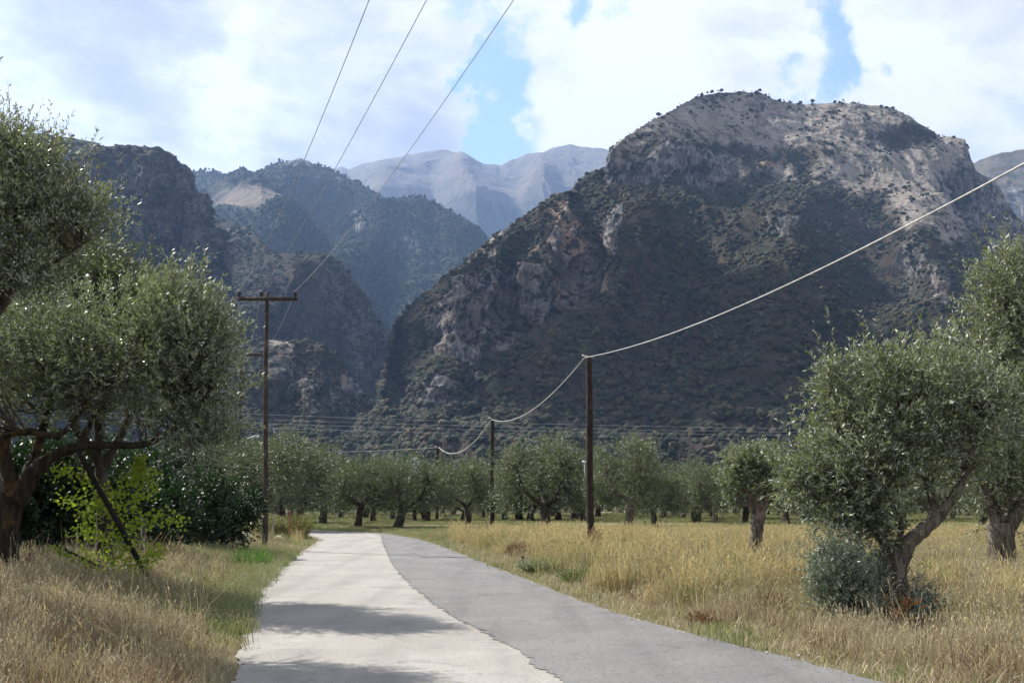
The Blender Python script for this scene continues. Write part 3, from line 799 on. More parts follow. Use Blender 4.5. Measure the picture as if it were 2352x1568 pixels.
LD, RD = dense(LE), dense(RE)
def match(base, other):
    """for every station of base the nearest point of other"""
    ks = np.array([np.argmin(((other - p) ** 2).sum(1)) for p in base], float)
    ks = np.maximum.accumulate(ks)
    w_ = 81; pad_ = np.concatenate([np.full(w_, ks[0]), ks, np.full(w_, ks[-1])])
    ks = np.convolve(pad_, np.ones(w_) / w_, 'same')[w_:-w_]
    f_ = np.arange(len(other))
    return np.stack([np.interp(ks, f_, other[:, c]) for c in range(3)], -1)
# stations along the middle line
mid0 = (LD + match(LD, RD)) / 2
MIDL = mid0[::1]
SEAM = dense(SE, .05)


def road_strip(name, left, right, ncr, z, mat, rag_l=.06, rag_r=.06, seed=0):
    nl = left.shape[0]
    out = []
    for k in range(ncr + 1):
        t = k / ncr
        out.append(left * (1 - t) + right * t)
    V = np.stack(out, 1)
    rl = fbm(np.stack([left[:, 0] * 1.6, left[:, 1] * 1.6, left[:, 0] * 0 + seed], -1), 4, .65) * rag_l
    rr = fbm(np.stack([right[:, 0] * 1.6, right[:, 1] * 1.6, right[:, 0] * 0 + seed + 9], -1), 4, .65) * rag_r
    V[:, 0, 0] += rl; V[:, -1, 0] += rr
    V[..., 2] = z
    idx = np.arange(V.shape[0] * V.shape[1]).reshape(V.shape[:2])
    Q = np.stack([idx[:-1, :-1], idx[:-1, 1:], idx[1:, 1:], idx[1:, :-1]], -1).reshape(-1, 4)
    me = mesh_np(name, V.reshape(-1, 3), Q, None, mat)
    return link(name, me, kind='structure')


def asphalt(name, c1, c2, dark, sc):
    m, t, out = material(name)
    tcn = t.new('ShaderNodeTexCoord'); P = tcn.outputs['Object']
    grit = t.noise(P, 26 * sc, 5, .75)
    grit2 = t.noise(P, 130 * sc, 2, .7)
    blot = t.noise(P, .6, 5, .6)
    mp = t.new('ShaderNodeMapping'); t.link(P, mp.inputs[0]); mp.inputs['Rotation'].default_value = (0, 0, R(-13)); mp.inputs['Scale'].default_value = (2.2, .12, 1)
    lane = t.noise(mp.outputs[0], 1.0, 4, .5)
    c = t.mix(t.ramp(blot, .35, .65), c1, c2)
    c = t.mix(t.ramp(lane, .45, .7, 0, .35), c, dark)
    stain = t.noise(P, 1.6, 6, .68, .5)
    c = t.mix(t.ramp(stain, .55, .66, 0, .45), c, dark)
    c = t.mix(t.ramp(stain, .42, .34, 0, .35), c, tuple(min(1, x * 1.25) for x in c2))
    c = t.mix(t.ramp(grit, .50, .62, 0, .7), c, dark)
    c = t.mix(t.ramp(grit2, .56, .70, 0, .5), c, tuple(min(1, x * 1.5) for x in c2))
    vo = t.new('ShaderNodeTexVoronoi', feature='DISTANCE_TO_EDGE'); vo.inputs['Scale'].default_value = .8
    wp = t.new('ShaderNodeVectorMath', operation='MULTIPLY_ADD')
    nn = t.new('ShaderNodeTexNoise'); nn.inputs['Scale'].default_value = 1.7; nn.inputs['Detail'].default_value = 5; t.link(P, nn.inputs['Vector'])
    t.link(nn.outputs['Color'], wp.inputs[0]); wp.inputs[1].default_value = (1.1, 1.1, 0); t.link(P, wp.inputs[2])
    t.link(wp.outputs[0], vo.inputs['Vector'])
    crk = t.math('MULTIPLY', t.ramp(vo.outputs['Distance'], .0, .006, 1, 0), t.ramp(t.noise(P, .35, 3), .50, .62))
    c = t.mix(t.math('MULTIPLY', crk, .45), c, (.05, .048, .045))
    principled(t, out, c, .85, .3, bump(t, t.math('ADD', grit, grit2), .55, .006))
    return m
M['road'] = asphalt('worn_pale_asphalt', (.228, .213, .192), (.278, .261, .238), (.13, .122, .113), 1)
M['patch'] = asphalt('newer_grey_asphalt', (.125, .121, .120), (.155, .150, .147), (.058, .056, .057), .8)
def opposite(base, other):
    m_ = match(base, other)
    y_ = np.minimum(base[:, 1], 50)
    s_ = np.stack([np.interp(y_, other[:, 1], other[:, 0]), y_, base[:, 2] * 0], -1)
    w_ = sstep(36, 50, base[:, 1])[:, None]
    return s_ * (1 - w_) + m_ * w_
LEFT = LD; RIGHT = opposite(LD, RD)
road_strip('road', LEFT, RIGHT, 10, .0, M['road'], .10, .10)
sr = opposite(SEAM, RD)
sm_ = SEAM.copy()
sm_[:, 0] += fbm(np.stack([SEAM[:, 1] * 3.0, SEAM[:, 0] * 3, SEAM[:, 0] * 0], -1), 5, .75) * .10
sm_[:, 0] += (pn(np.stack([SEAM[:, 1] * 7.0, SEAM[:, 0] * 0, SEAM[:, 0] * 0 + 5], -1)) > .25) * .06
road_strip('asphalt_patch', sm_, sr, 5, .007, M['patch'], .0, .12, 4)


def seg_dist(px_, py_, poly):
    """distance to a polyline (poly dense enough to use its points)"""
    q = poly[::6, :2]
    out = np.full(px_.shape, 1e9)
    for a in q:
        out = np.minimum(out, (px_ - a[0]) ** 2 + (py_ - a[1]) ** 2)
    return np.sqrt(out)
_xl = lambda y: np.interp(y, LD[:, 1], LD[:, 0])
_xr = lambda y: np.interp(y, RD[:, 1], RD[:, 0])


def on_road(x, y, pad=0.0):
    inside = (x > _xl(y) - pad) & (x < _xr(y) + pad) & (y < 53)
    far = (y >= 52) & (x < -4) & (y < 68) & (x > -40)
    c = np.zeros(x.shape, bool)
    if far.any():
        yl = np.interp(x, LD[::-1, 0], LD[::-1, 1]); yr = np.interp(x, RD[::-1, 0], RD[::-1, 1])
        c = far & (y > yl - pad) & (y < yr + pad)
    return inside | c


def gh(x, y):
    """height of the ground beside the road"""
    x = np.asarray(x, float); y = np.asarray(y, float)
    dl = _xl(np.minimum(y, 53)) - x
    bank = .30 * sstep(.6, 3.0, dl) * sstep(6, 14, y) * (1 - sstep(44, 52, y))
    n = fbm(np.stack([x.ravel() * .45, y.ravel() * .45, x.ravel() * 0], -1), 3).reshape(x.shape) * .07
    dr_ = x - _xr(np.minimum(y, 53))
    off = np.minimum(np.maximum(dl, dr_), 2) / 2
    offc = np.clip(off, 0, 1)
    far = np.clip((y - 50) / 10, 0, 1) * (1 - 0)
    base = -.03 + (n + .03) * np.maximum(offc, 0) * (1 - .6 * far)
    base = np.where(on_road(x, y, .15), -.035, base)
    return base + bank


gx = np.concatenate([-np.geomspace(9000, 45, 24), np.arange(-40, 40.01, .35), np.geomspace(45, 9000, 24)])
gy = np.concatenate([[-600, -200, -80, -40], np.arange(-14, 72, .35), np.geomspace(76, 14500, 40)])
X, Y = np.meshgrid(gx, gy, indexing='ij')
Z = np.where((np.abs(X) < 60) & (Y < 140), gh(X, Y), -.03)
idx = np.arange(X.size).reshape(X.shape)
Q = np.stack([idx[:-1, :-1], idx[1:, :-1], idx[1:, 1:], idx[:-1, 1:]], -1).reshape(-1, 4)
m, t, out = material('dry_soil')
tcn = t.new('ShaderNodeTexCoord'); P_ = tcn.outputs['Object']
a1 = t.noise(P_, .35, 5, .6); a2 = t.noise(P_, 14, 5, .7); a3 = t.noise(P_, .06, 4, .6)
c = t.mix(t.ramp(a1, .38, .62), (.12, .095, .065), (.17, .14, .09))
c = t.mix(t.ramp(a3, .42, .6), c, (.085, .105, .045))
c = t.mix(t.ramp(a2, .56, .68, 0, .8), c, (.28, .25, .20))
c = t.mix(t.ramp(a2, .44, .34, 0, .6), c, (.09, .07, .05))
principled(t, out, c, .95, .1, bump(t, a2, .8, .03))
M['soil'] = m
link('ground', mesh_np('ground', np.stack([X, Y, Z], -1).reshape(-1, 3), Q, None, M['soil'], True), kind='structure')
# bare track beyond the bend
tr = dense([np.array([-9.5, 64.5, 0]), np.array([-6.5, 66.5, 0]), np.array([-3, 68.5, 0]), np.array([3, 71, 0]), np.array([14, 74, 0])], .5)
tl = tr + np.array([-.6, 2.4, 0])
M['dirt'] = plain('bare_dirt', (.25, .19, .13), .95, .1, 0, .3, 2)
road_strip('path', tl, tr, 4, .06, M['dirt'], .4, .4, 2)
# ------------------------------------------------------------------ trees
def unit(v): return v / (np.linalg.norm(v, axis=-1, keepdims=True) + 1e-9)


def leaves_on(roots, dirs, tl, nper, ll, lw, rs, angle=.75, droop=.12):
    N = len(roots)
    t = rs.random((N, nper)) * .95 + .05
    L = tl[:, None]
    pos = roots[:, None] + dirs[:, None] * (t * L)[..., None]
    pos[..., 2] -= droop * L * t * t
    pos = pos.reshape(-1, 3); d = np.repeat(dirs, nper, 0)
    n = len(pos)
    r = unit(rs.normal(size=(n, 3)))
    perp = unit(r - d * (r * d).sum(1)[:, None])
    ld = unit(d * math.cos(angle) + perp * math.sin(angle) + rs.normal(size=(n, 3)) * .18)
    r2 = unit(rs.normal(size=(n, 3)))
    wd = unit(np.cross(ld, r2))
    l = ll * (.65 + .6 * rs.random(n))[:, None]; w_ = lw * (.8 + .4 * rs.random(n))[:, None] * .5
    V = np.stack([pos, pos + ld * l * .48 + wd * w_, pos + ld * l, pos + ld * l * .48 - wd * w_], 1).reshape(-1, 3)
    return V, np.arange(n * 4).reshape(-1, 4)


def stems_on(mb, roots, dirs, tl, r0, droop=.12):
    """twig stems as thin three-sided prisms"""
    n = len(roots)
    up = np.tile([0.31, .2, .93], (n, 1)); u = unit(np.cross(dirs, up)); v = np.cross(dirs, u)
    rings = []
    for t, rr in ((0, 1.0), (.5, .75), (1.0, .3)):
        c = roots + dirs * (tl * t)[:, None]; c[:, 2] -= droop * tl * t * t
        for a in (0, 2.09, 4.19):
            rings.append(c + r0 * rr * (math.cos(a) * u + math.sin(a) * v))
    V = np.stack(rings, 1).reshape(-1, 3)
    b = np.arange(n)[:, None, None] * 9
    q = np.array([[k * 3 + j, k * 3 + (j + 1) % 3, k * 3 + 3 + (j + 1) % 3, k * 3 + 3 + j] for k in (0, 1) for j in range(3)])[None]
    mb.add(V, (b + q).reshape(-1, 4))


def build_tree(name, label, cat, base, limbs, lobes, leafmat, barkmat, seed=1, clusters=40, twigs=14, nper=16, ll=.062, lw=.014,
               tl=(.25, .5), spread=.20, group=None, br=.014, up=.45, sides=10, gnarl=.35, stems=True, trunk_sub=8, droop=.12, branch_sides=4, shoots=(), auto=1.2, tlx=1.0):
    """lobes are (centre xyz, radii xyz, weight); limbs are (points, radii) in world space"""
    rs = np.random.default_rng(seed)
    base = np.array(base, float)
    root = thing(name, label, cat, base, group)
    mb = MB()
    lp = []
    for i, (pts, rad) in enumerate(limbs):
        p = np.array(pts, float) - base
        mb.tube(p, rad, sides if rad[0] > .05 else 7, gnarl, seed * 3.7 + i, True, trunk_sub)
        sp, rr = spline(p, np.array(rad, float), 6)
        lp.append(np.concatenate([sp[len(sp) // 3:], rr[len(sp) // 3:, None]], 1))
    link('trunk', mb.mesh('trunk', barkmat, True), root)
    lp = np.concatenate(lp)
    VB = MB(); LV = []; LQ = []; nv = 0
    roots_all, dirs_all, tl_all = [], [], []
    for c, r_, wgt in lobes:
        c = np.array(c, float) - base; r_ = np.array(r_, float)
        k = max(3, int(clusters * wgt))
        dirs = unit(rs.normal(size=(k, 3)) * np.array([1, 1, .9]) + [0, 0, .12])
        cc = c + dirs * r_ * (rs.random((k, 1)) ** .45) * .92
        for q in cc:
            d2 = ((lp[:, :3] - q) ** 2).sum(1); j = np.argmin(d2 + rs.random(len(d2)) * .15)
            a = lp[j, :3]; dist = math.sqrt(d2[j])
            if dist > .15:
                mid = (a + q) / 2 + rs.normal(size=3) * dist * .13 + [0, 0, -dist * .05]
                m2 = (mid + q) / 2 + rs.normal(size=3) * dist * .06
                r0 = min(br * (.7 + dist * .5), lp[j, 3])
                VB.tube([a, mid, m2, q], [r0, r0 * .7, r0 * .5, r0 * .25], branch_sides, 0, 0, False, 3)
        n = max(2, int(twigs))
        rt = np.repeat(cc, n, 0) + rs.normal(size=(k * n, 3)) * (spread * r_.mean())
        out = unit((rt - c) / r_)
        dr = unit(out * .65 + np.array([0, 0, up]) + rs.normal(size=rt.shape) * .45)
        roots_all.append(rt); dirs_all.append(dr); tl_all.append(tl[0] + (tl[1] - tl[0]) * rs.random(len(rt)))
        if auto:
            kk = cc[(cc[:, 2] > c[2] - .1 * r_[2])]
            m_ = int(len(kk) * auto)
            if m_:
                q = kk[rs.integers(0, len(kk), m_)] + rs.normal(size=(m_, 3)) * .08
                roots_all.append(q); dirs_all.append(unit(np.array([0, 0, 1.]) + unit(q - c) * .35 + rs.normal(size=q.shape) * .22)); tl_all.append(tl[1] * (1.0 + .7 * rs.random(m_)))
    for p0, d0, L0 in shoots:
        roots_all.append(np.array([np.array(p0) - base])); dirs_all.append(unit(np.array([d0], float))); tl_all.append(np.array([L0]))
    rt = np.concatenate(roots_all); dr = np.concatenate(dirs_all); tt = np.concatenate(tl_all)
    V, Q = leaves_on(rt, dr, tt, nper, ll, lw, rs, droop=droop)
    link('crown', mesh_np('crown', V, Q, None, leafmat), root)
    if stems: stems_on(VB, rt, dr, tt, .0028 * ll / .06, droop)
    if VB.n: link('branches', VB.mesh('branches', M['twig'] if ll < .09 else barkmat), root, kind='stuff')
    return root


def lobe(px, py, rx, ry, Y, depth=None, wgt=1.0):
    c = at(px, py, Y)
    return (c, (rx * Y / F_PX, (depth if depth else rx * Y / F_PX * .85), ry * Y / F_PX), wgt)


def path(Y, pts):
    """(px, py, radius in px[, dY]) -> world points and radii"""
    P, r = [], []
    for q in pts:
        yy = Y + (q[3] if len(q) > 3 else 0)
        P.append(at(q[0], q[1], yy)); r.append(q[2] * yy / F_PX)
    return P, r


# --- the tree whose limb arches over the left verge
Y = 17.5
big_left = build_tree('olive_tree', 'old olive tree at the left edge with one limb arching over the verge', 'tree', at(18, 1372, Y),
    [path(Y, [(4, 1400, 46), (6, 1330, 35), (8, 1250, 32), (14, 1180, 30), (28, 1130, 28)]),
     path(Y, [(36, 1150, 26), (70, 1092, 20), (120, 1048, 14), (180, 1026, 11), (250, 1022, 9), (335, 1020, 7), (400, 985, 5), (470, 915, 3)]),
     path(Y, [(34, 1150, 22), (0, 1105, 20, .3), (-60, 1050, 15, .5), (-150, 960, 10, .6)]),
     path(Y, [(40, 1140, 20), (75, 1060, 12, .4), (105, 960, 9, .6), (125, 860, 7, .7), (150, 770, 4, .6)]),
     path(Y, [(30, 1130, 16), (10, 1010, 13, -.3), (60, 990, 9, -.4), (130, 1000, 7, -.4), (175, 960, 5, -.2), (215, 880, 3)]),
     path(Y, [(180, 1026, 8), (215, 960, 6, .5), (260, 880, 5, .8), (330, 800, 3, .9)])],
    [lobe(448, 860, 80, 170, Y, 1.0, 1.2), lobe(370, 800, 120, 150, Y, 1.1, 1.2), lobe(240, 830, 140, 160, Y + .3, 1.1, 1.3), lobe(90, 850, 140, 170, Y + .3, 1.2, 1.3),
     lobe(478, 1010, 54, 76, Y, .7, .5), lobe(390, 970, 90, 60, Y, .8, .5), lobe(-70, 850, 150, 200, Y, 1.2, 1.0), lobe(200, 930, 130, 50, Y + .5, .8, .45), lobe(492, 790, 28, 60, Y, .4, .3), lobe(400, 700, 60, 50, Y, .5, .35), lobe(-230, 880, 170, 160, Y + 2, 1.2, .9), lobe(-90, 960, 90, 70, Y + 1.5, .9, .4)],
    M['olive'], M['bark_lichen'], 11, clusters=74, twigs=6, nper=16, tl=(.26, .66), up=.8, ll=.084, lw=.021, spread=.19)

Y = 13.5
upper_left = build_tree('olive_tree', 'nearest olive at far left with tall shoots rising against the sky', 'tree', at(-190, 1380, Y + 1.5),
    [path(Y, [(-200, 1420, 40, 1.5), (-190, 1250, 30, 1.5), (-150, 1100, 26, 1), (-110, 950, 20, .5), (-60, 820, 14, .2), (0, 700, 9), (60, 600, 6)]),
     path(Y, [(-110, 950, 15, .5), (-140, 780, 11), (-120, 620, 8), (-60, 480, 5)]),
     path(Y, [(-20, 740, 8), (60, 640, 6), (130, 600, 4), (190, 560, 2.5)]),
     path(Y, [(0, 640, 6), (30, 520, 4), (45, 420, 3), (50, 340, 2)])],
    [lobe(40, 540, 110, 120, Y, .8, 1.2), lobe(140, 500, 75, 75, Y, .6, .8), lobe(20, 420, 80, 80, Y, .6, .9), lobe(-100, 520, 150, 200, Y, .9, 1.2), lobe(80, 420, 40, 60, Y, .4, .4), lobe(60, 660, 110, 60, Y, .7, .6), lobe(200, 520, 40, 60, Y, .3, .25), lobe(10, 345, 40, 30, Y, .3, .25), lobe(-90, 760, 120, 90, Y, .9, .7), lobe(30, 640, 90, 50, Y, .6, .4)],
    M['olive'], M['bark'], 23, clusters=48, twigs=6, nper=17, tl=(.24, .62), up=.9, ll=.07, lw=.018, spread=.19,
    shoots=[(at(40, 310, Y), (.02, 0, 1), .42), (at(38, 290, Y), (-.1, 0, 1), .3), (at(92, 340, Y), (.08, 0, 1), .45), (at(80, 345, Y), (-.12, .1, 1), .4), (at(20, 330, Y), (-.1, 0, 1), .36), (at(205, 520, Y), (.8, 0, .5), .4), (at(200, 480, Y), (.5, 0, .9), .5),
            (at(5, 340, Y), (-.05, 0, 1), .4), (at(100, 350, Y), (.2, 0, 1), .35), (at(60, 340, Y), (.0, 0, 1), .35), (at(215, 500, Y), (.9, .1, .3), .35), (at(150, 420, Y), (.3, .1, 1), .45)])

Y = 19.8
rear_left = build_tree('olive_tree', 'greener olive behind the arching tree, rounded crown below the cliff', 'tree', at(235, 1330, Y),
    [path(Y, [(235, 1340, 22), (240, 1200, 17), (230, 1050, 14), (225, 900, 10), (220, 760, 6)]),
     path(Y, [(236, 1080, 10), (300, 950, 8), (330, 830, 5)]), path(Y, [(236, 1080, 10), (160, 950, 8), (130, 800, 5)])],
    [lobe(225, 670, 95, 100, Y, .9, 1.3), lobe(140, 700, 90, 90, Y, .8, .9), lobe(285, 735, 60, 75, Y, .7, .8), lobe(210, 800, 130, 90, Y, 1, .7), lobe(60, 760, 90, 110, Y, .9, .6)],
    M['olive_far'], M['bark'], 31, clusters=44, twigs=9, nper=15, ll=.095, lw=.026, tl=(.3, .75), up=.8)

# --- right-hand olives
Y = 15.0
right_big = build_tree('olive_tree', 'gnarled olive forking low beside the right verge, sucker bush round its foot', 'tree', at(2052, 1428, Y),
    [path(Y, [(2050, 1445, 40), (2050, 1380, 34), (2046, 1320, 31), (2052, 1275, 31), (2064, 1248, 34)]),
     path(Y, [(2052, 1282, 24), (2085, 1248, 19), (2125, 1212, 16), (2160, 1180, 14), (2205, 1115, 9), (2235, 1030, 7), (2250, 940, 4)]),
     path(Y, [(2050, 1275, 16), (2028, 1240, 12), (2005, 1200, 8), (1985, 1120, 6), (1960, 1040, 4)]),
     path(Y, [(2150, 1188, 11), (2135, 1120, 10, .2), (2100, 1060, 7, .3), (2070, 980, 5, .3)]),
     path(Y, [(2060, 1255, 9), (2070, 1200, 6, -.3), (2040, 1130, 4, -.5), (2010, 1080, 3, -.6)])],
    [lobe(1935, 1150, 100, 90, Y, .6, .9), lobe(1900, 1085, 75, 55, Y, .5, .55), lobe(1985, 990, 120, 110, Y, .8, 1.2), lobe(2120, 930, 130, 120, Y, .9, 1.3), lobe(2130, 1060, 110, 90, Y + .3, .7, .8),
     lobe(1835, 1120, 50, 28, Y, .3, .3), lobe(1975, 1215, 60, 42, Y, .4, .4), lobe(2240, 960, 90, 110, Y, .8, .9), lobe(1930, 900, 28, 50, Y, .3, .2), lobe(2050, 860, 70, 50, Y, .5, .35), lobe(2030, 1110, 80, 70, Y - .3, .5, .6)],
    M['olive'], M['bark_pale'], 41, clusters=62, twigs=6, nper=16, tl=(.2, .5), ll=.076, lw=.019, up=.4, spread=.2)

Y = 22.5
right_far = build_tree('olive_tree', 'tall olive with a thick forked trunk at the right edge', 'tree', at(2308, 1322, Y),
    [path(Y, [(2312, 1335, 38), (2306, 1290, 30), (2300, 1240, 28), (2298, 1200, 30)]),
     path(Y, [(2292, 1225, 16), (2280, 1170, 14), (2262, 1100, 10), (2240, 1000, 7), (2270, 860, 5), (2310, 740, 3)]),
     path(Y, [(2306, 1225, 20), (2345, 1160, 15), (2380, 1080, 11), (2400, 900, 8), (2400, 740, 5)]),
     path(Y, [(2300, 1200, 14), (2315, 1100, 10), (2330, 980, 7), (2350, 860, 4)])],
    [lobe(2290, 1100, 95, 80, Y, .9, .9), lobe(2220, 990, 80, 90, Y, .8, .7), lobe(2340, 960, 110, 120, Y, 1.1, 1.1), lobe(2370, 800, 110, 110, Y, 1.1, 1.2), lobe(2385, 660, 90, 95, Y, 1.0, 1.0), lobe(2300, 700, 62, 75, Y, .7, .6),
     lobe(2250, 830, 75, 80, Y, .8, .8), lobe(2290, 640, 40, 45, Y, .4, .25), lobe(2360, 1150, 80, 60, Y, .7, .5), lobe(2200, 900, 60, 70, Y, .6, .4), lobe(2450, 900, 100, 200, Y, 1, .6)],
    M['olive'], M['bark_pale'], 53, clusters=50, twigs=8, nper=16, ll=.10, lw=.026, tl=(.28, .7), up=.5, spread=.24)

Y = 27.0
small_right = build_tree('olive_tree', 'slim pollarded olive with a tight round crown and pale twisted trunk', 'tree', at(1740, 1298, Y),
    [path(Y, [(1745, 1306, 26), (1740, 1280, 17), (1737, 1240, 14), (1742, 1190, 15), (1740, 1150, 16)]),
     path(Y, [(1736, 1175, 11), (1722, 1140, 9), (1706, 1110, 6), (1695, 1080, 4)]), path(Y, [(1744, 1175, 11), (1760, 1140, 9), (1776, 1105, 6), (1785, 1075, 4)])],
    [lobe(1712, 1082, 60, 54, Y, .6, 1.3), lobe(1772, 1088, 52, 44, Y, .55, 1.0), lobe(1690, 1120, 34, 50, Y, .35, .5), lobe(1735, 1055, 45, 26, Y, .4, .5), lobe(1790, 1100, 25, 30, Y, .3, .3), lobe(1740, 1110, 50, 25, Y, .4, .4)],
    M['olive'], M['bark_pale'], 61, clusters=34, twigs=10, nper=14, ll=.085, lw=.026, tl=(.12, .30), up=.7)

# --- sucker bush round the foot of the right olive
Y = 14.2
bush = build_tree('olive_shrub', 'grey-green sucker bush crowding the foot of the right olive', 'shrub', at(2010, 1440, Y),
    [path(Y, [(2010, 1445, 4), (2000, 1400, 3), (1985, 1340, 2), (1960, 1290, 1.5)]), path(Y, [(2020, 1445, 4), (2040, 1390, 3), (2070, 1340, 2), (2090, 1300, 1.5)]),
     path(Y, [(1990, 1445, 4), (1960, 1400, 3), (1930, 1350, 2)])],
    [lobe(1955, 1350, 68, 82, Y + .5, .45, 1.4), lobe(2110, 1395, 30, 42, Y + .7, .3, .4), lobe(1925, 1320, 48, 55, Y, .35, .6), lobe(1965, 1410, 56, 36, Y, .4, .6), lobe(1900, 1370, 36, 40, Y, .3, .3), lobe(2085, 1420, 40, 22, Y + .1, .2, .3)],
    M['olive_blue'], M['bark'], 71, clusters=44, twigs=12, nper=20, ll=.040, lw=.012, tl=(.14, .38), up=.9, br=.004)
dead = build_tree('dead_bush', 'rust-orange dead weed in front of the sucker bush', 'dead plant', at(2062, 1442, 13.8),
    [path(13.8, [(2062, 1445, 1.5), (2058, 1410, 1), (2045, 1385, .8)]), path(13.8, [(2064, 1445, 1.5), (2075, 1405, 1), (2092, 1385, .8)])],
    [lobe(2048, 1392, 16, 16, 13.8, .1, .5), lobe(2092, 1388, 14, 10, 13.8, .1, .4), lobe(2068, 1420, 18, 20, 13.8, .1, .5)], M['dead'], M['bark'], 73, clusters=10, twigs=7, nper=10, ll=.026, lw=.012, tl=(.04, .12), br=.003)

# --- prototypes for the middle and far rows
def grove_tree(seed, label, hgt=4.6, wid=2.4, trunk_h=1.35, lean=.0, leaf=.115, n=1.25, name='olive_tree', bm=None, low=.6, tr=.19, lm=None):
    rs = np.random.default_rng(seed)
    nf = rs.integers(3, 5)
    top = np.array([lean, 0, trunk_h])
    limbs = [([(0, 0, -.15), (lean * .3 + rs.normal() * .05, 0, trunk_h * .5), tuple(top)], [tr * 1.35, tr, tr * 1.02])]
    lobes = []
    a0 = rs.random() * 6.28
    for k in range(nf):
        a = a0 + k * 6.28 / nf + rs.normal() * .25
        rr = wid * (.45 + .15 * rs.random())
        e = np.array([lean + math.cos(a) * rr, math.sin(a) * rr, hgt * (.55 + .12 * rs.random())])
        mid = top + (e - top) * .45 + [math.cos(a) * .25, math.sin(a) * .25, -.20]
        limbs.append(([tuple(top - [0, 0, .15]), tuple(mid), tuple(e)], [tr * .62, tr * .38, tr * .12]))
        lobes.append((e, (wid * .48, wid * .48, (hgt - low) * .30), 1.0))
        lobes.append((e * [1.25, 1.25, .62] + [0, 0, .25], (wid * .3, wid * .3, .6), .45))
        lobes.append((e * [1.3, 1.3, 0] + [0, 0, 1.25], (wid * .36, wid * .36, .45), .32))
    lobes.append(((lean, 0, hgt * .76), (wid * .55, wid * .55, hgt * .2), 1.1))
    return build_tree(name, label, 'tree', (0, 0, 0), limbs, lobes, lm or M['olive_far'], bm or M['bark'], seed, clusters=int(26 * n), twigs=11, nper=12, ll=leaf, lw=leaf * .27,
                      tl=(.25, .55), spread=.2, stems=False, sides=9, trunk_sub=5, br=.02, up=.45, branch_sides=3)

T = [grove_tree(101, 'x'), grove_tree(102, 'x', 4.3, 2.9, 1.2, .45, tr=.22), grove_tree(103, 'x', 4.2, 2.2, 1.5, -.25), grove_tree(104, 'x', 4.8, 2.5, 1.3, .1), grove_tree(105, 'x', 4.5, 2.1, 1.6, .2, bm=M['bark_pale']), grove_tree(106, 'x', 4.0, 2.3, 1.0, -.5, tr=.15), grove_tree(107, 'x', 5.0, 2.0, 1.7, .3, tr=.16), grove_tree(108, 'x', 3.7, 2.6, .9, .2, tr=.21)]
def ground_at(px, Y):
    x = (px - CX) / F_PX * Y / math.cos(TH)
    return np.array([x, Y, float(gh(np.array([x]), np.array([Y]))[0]) if Y < 120 else -.03])
used = set()
def put(k, px, Y, s, rz, label, group='olive trees of the grove'):
    src = T[k]
    loc = ground_at(px, Y)
    if k not in used:
        used.add(k); o = src; o.location = tuple(loc); o.rotation_euler = (0, 0, rz); o.scale = (s, s, s) if not isinstance(s, tuple) else s
    else: o = copy_thing(src, loc, rz, s)
    o['label'] = label; o['group'] = group
    return o
mids = [
    (4, 1436, 56, (1.02, 1.02, 1.04), .4, 'pale-trunked bright olive just right of the tall bare pole'),
    (3, 1252, 61, (1.3, 1.2, 1.06), 1.9, 'dark spreading olive between the second and third bare poles'),
    (0, 1075, 74, (1.1, 1.1, .95), 2.2, 'olive with dark trunk just right of the shortest pole'),
    (1, 918, 66, (1.08, 1.08, 1.02), .9, 'olive with a black forked trunk just left of the shortest pole'),
    (2, 828, 67, (1.0, 1.0, .98), 3.0, 'thin-stemmed olive straight ahead above the road end'),
    (0, 650, 60, (1.5, 1.4, 1.12), 4.0, 'broad olive behind the crossarm pole'),
    (3, 752, 78, (1.2, 1.2, 1.0), 5.1, 'dim olive closing the road bend'),
    (1, 575, 64, (1.2, 1.2, 1.15), 2.7, 'olive half hidden behind the left shrubs, before the crossarm pole'),
    (2, 1496, 63, .84, 1.1, 'low dark olive right behind the pale-trunked one'),
    (0, 1162, 88, .95, .3, 'shaded olive behind the middle bare pole'),
    (1, 1340, 84, .98, 3.6, 'shaded olive behind the tall bare pole'),
    (3, 1585, 80, .92, 2.0, 'first background olive right of the low dark one'),
    (4, 1633, 76, .86, 4.4, 'background olive left of the pollarded one'),
    (0, 1702, 78, .88, 5.0, 'background olive directly behind the pollarded crown'),
    (1, 1792, 74, .9, 1.4, 'background olive just right of the pollarded trunk'),
    (2, 1850, 82, .95, .6, 'background olive left of the sucker bush'),
    (3, 1960, 70, .95, 3.3, 'background olive seen under the gnarled tree'),
    (4, 2130, 66, .9, 2.4, 'background olive between the two right-hand trunks'),
    (1, 2230, 72, .95, 5.6, 'background olive just left of the thick right trunk'),
    (0, 865, 84, .95, 1.0, 'dim olive behind the road-end tree'),
    (5, 1560, 96, 1.1, 2.2, 'small background olive right of the pale-trunked one'),
    (6, 1110, 98, 1.0, 2.9, 'tall background olive left of the middle bare pole'),
    (7, 2040, 88, 1.1, 0.2, 'squat background olive behind the gnarled trunk'),
    (1, -790, 12.4, 1.0, .8, 'olive just left of the view, shading the left foreground grass'),
    (2, 985, 86, .92, 4.1, 'dim olive behind the black-forked one'),
]
for a in mids: put(*a)
def zone(p):
    for lim, nm in ((560, 'hidden behind the left olives'), (760, 'right behind the crossarm pole'), (1007, 'above the road bend'), (1131, 'between the smallest and middle bare poles'),
                    (1352, 'between the middle and tall bare poles'), (1560, 'just right of the tall bare pole'), (1740, 'left of the pollarded olive'), (1950, 'right of the pollarded olive'), (2200, 'behind the gnarled right olive')):
        if p < lim: return nm
    return 'behind the right edge trunk'
rs = np.random.default_rng(77)
cnt = 0
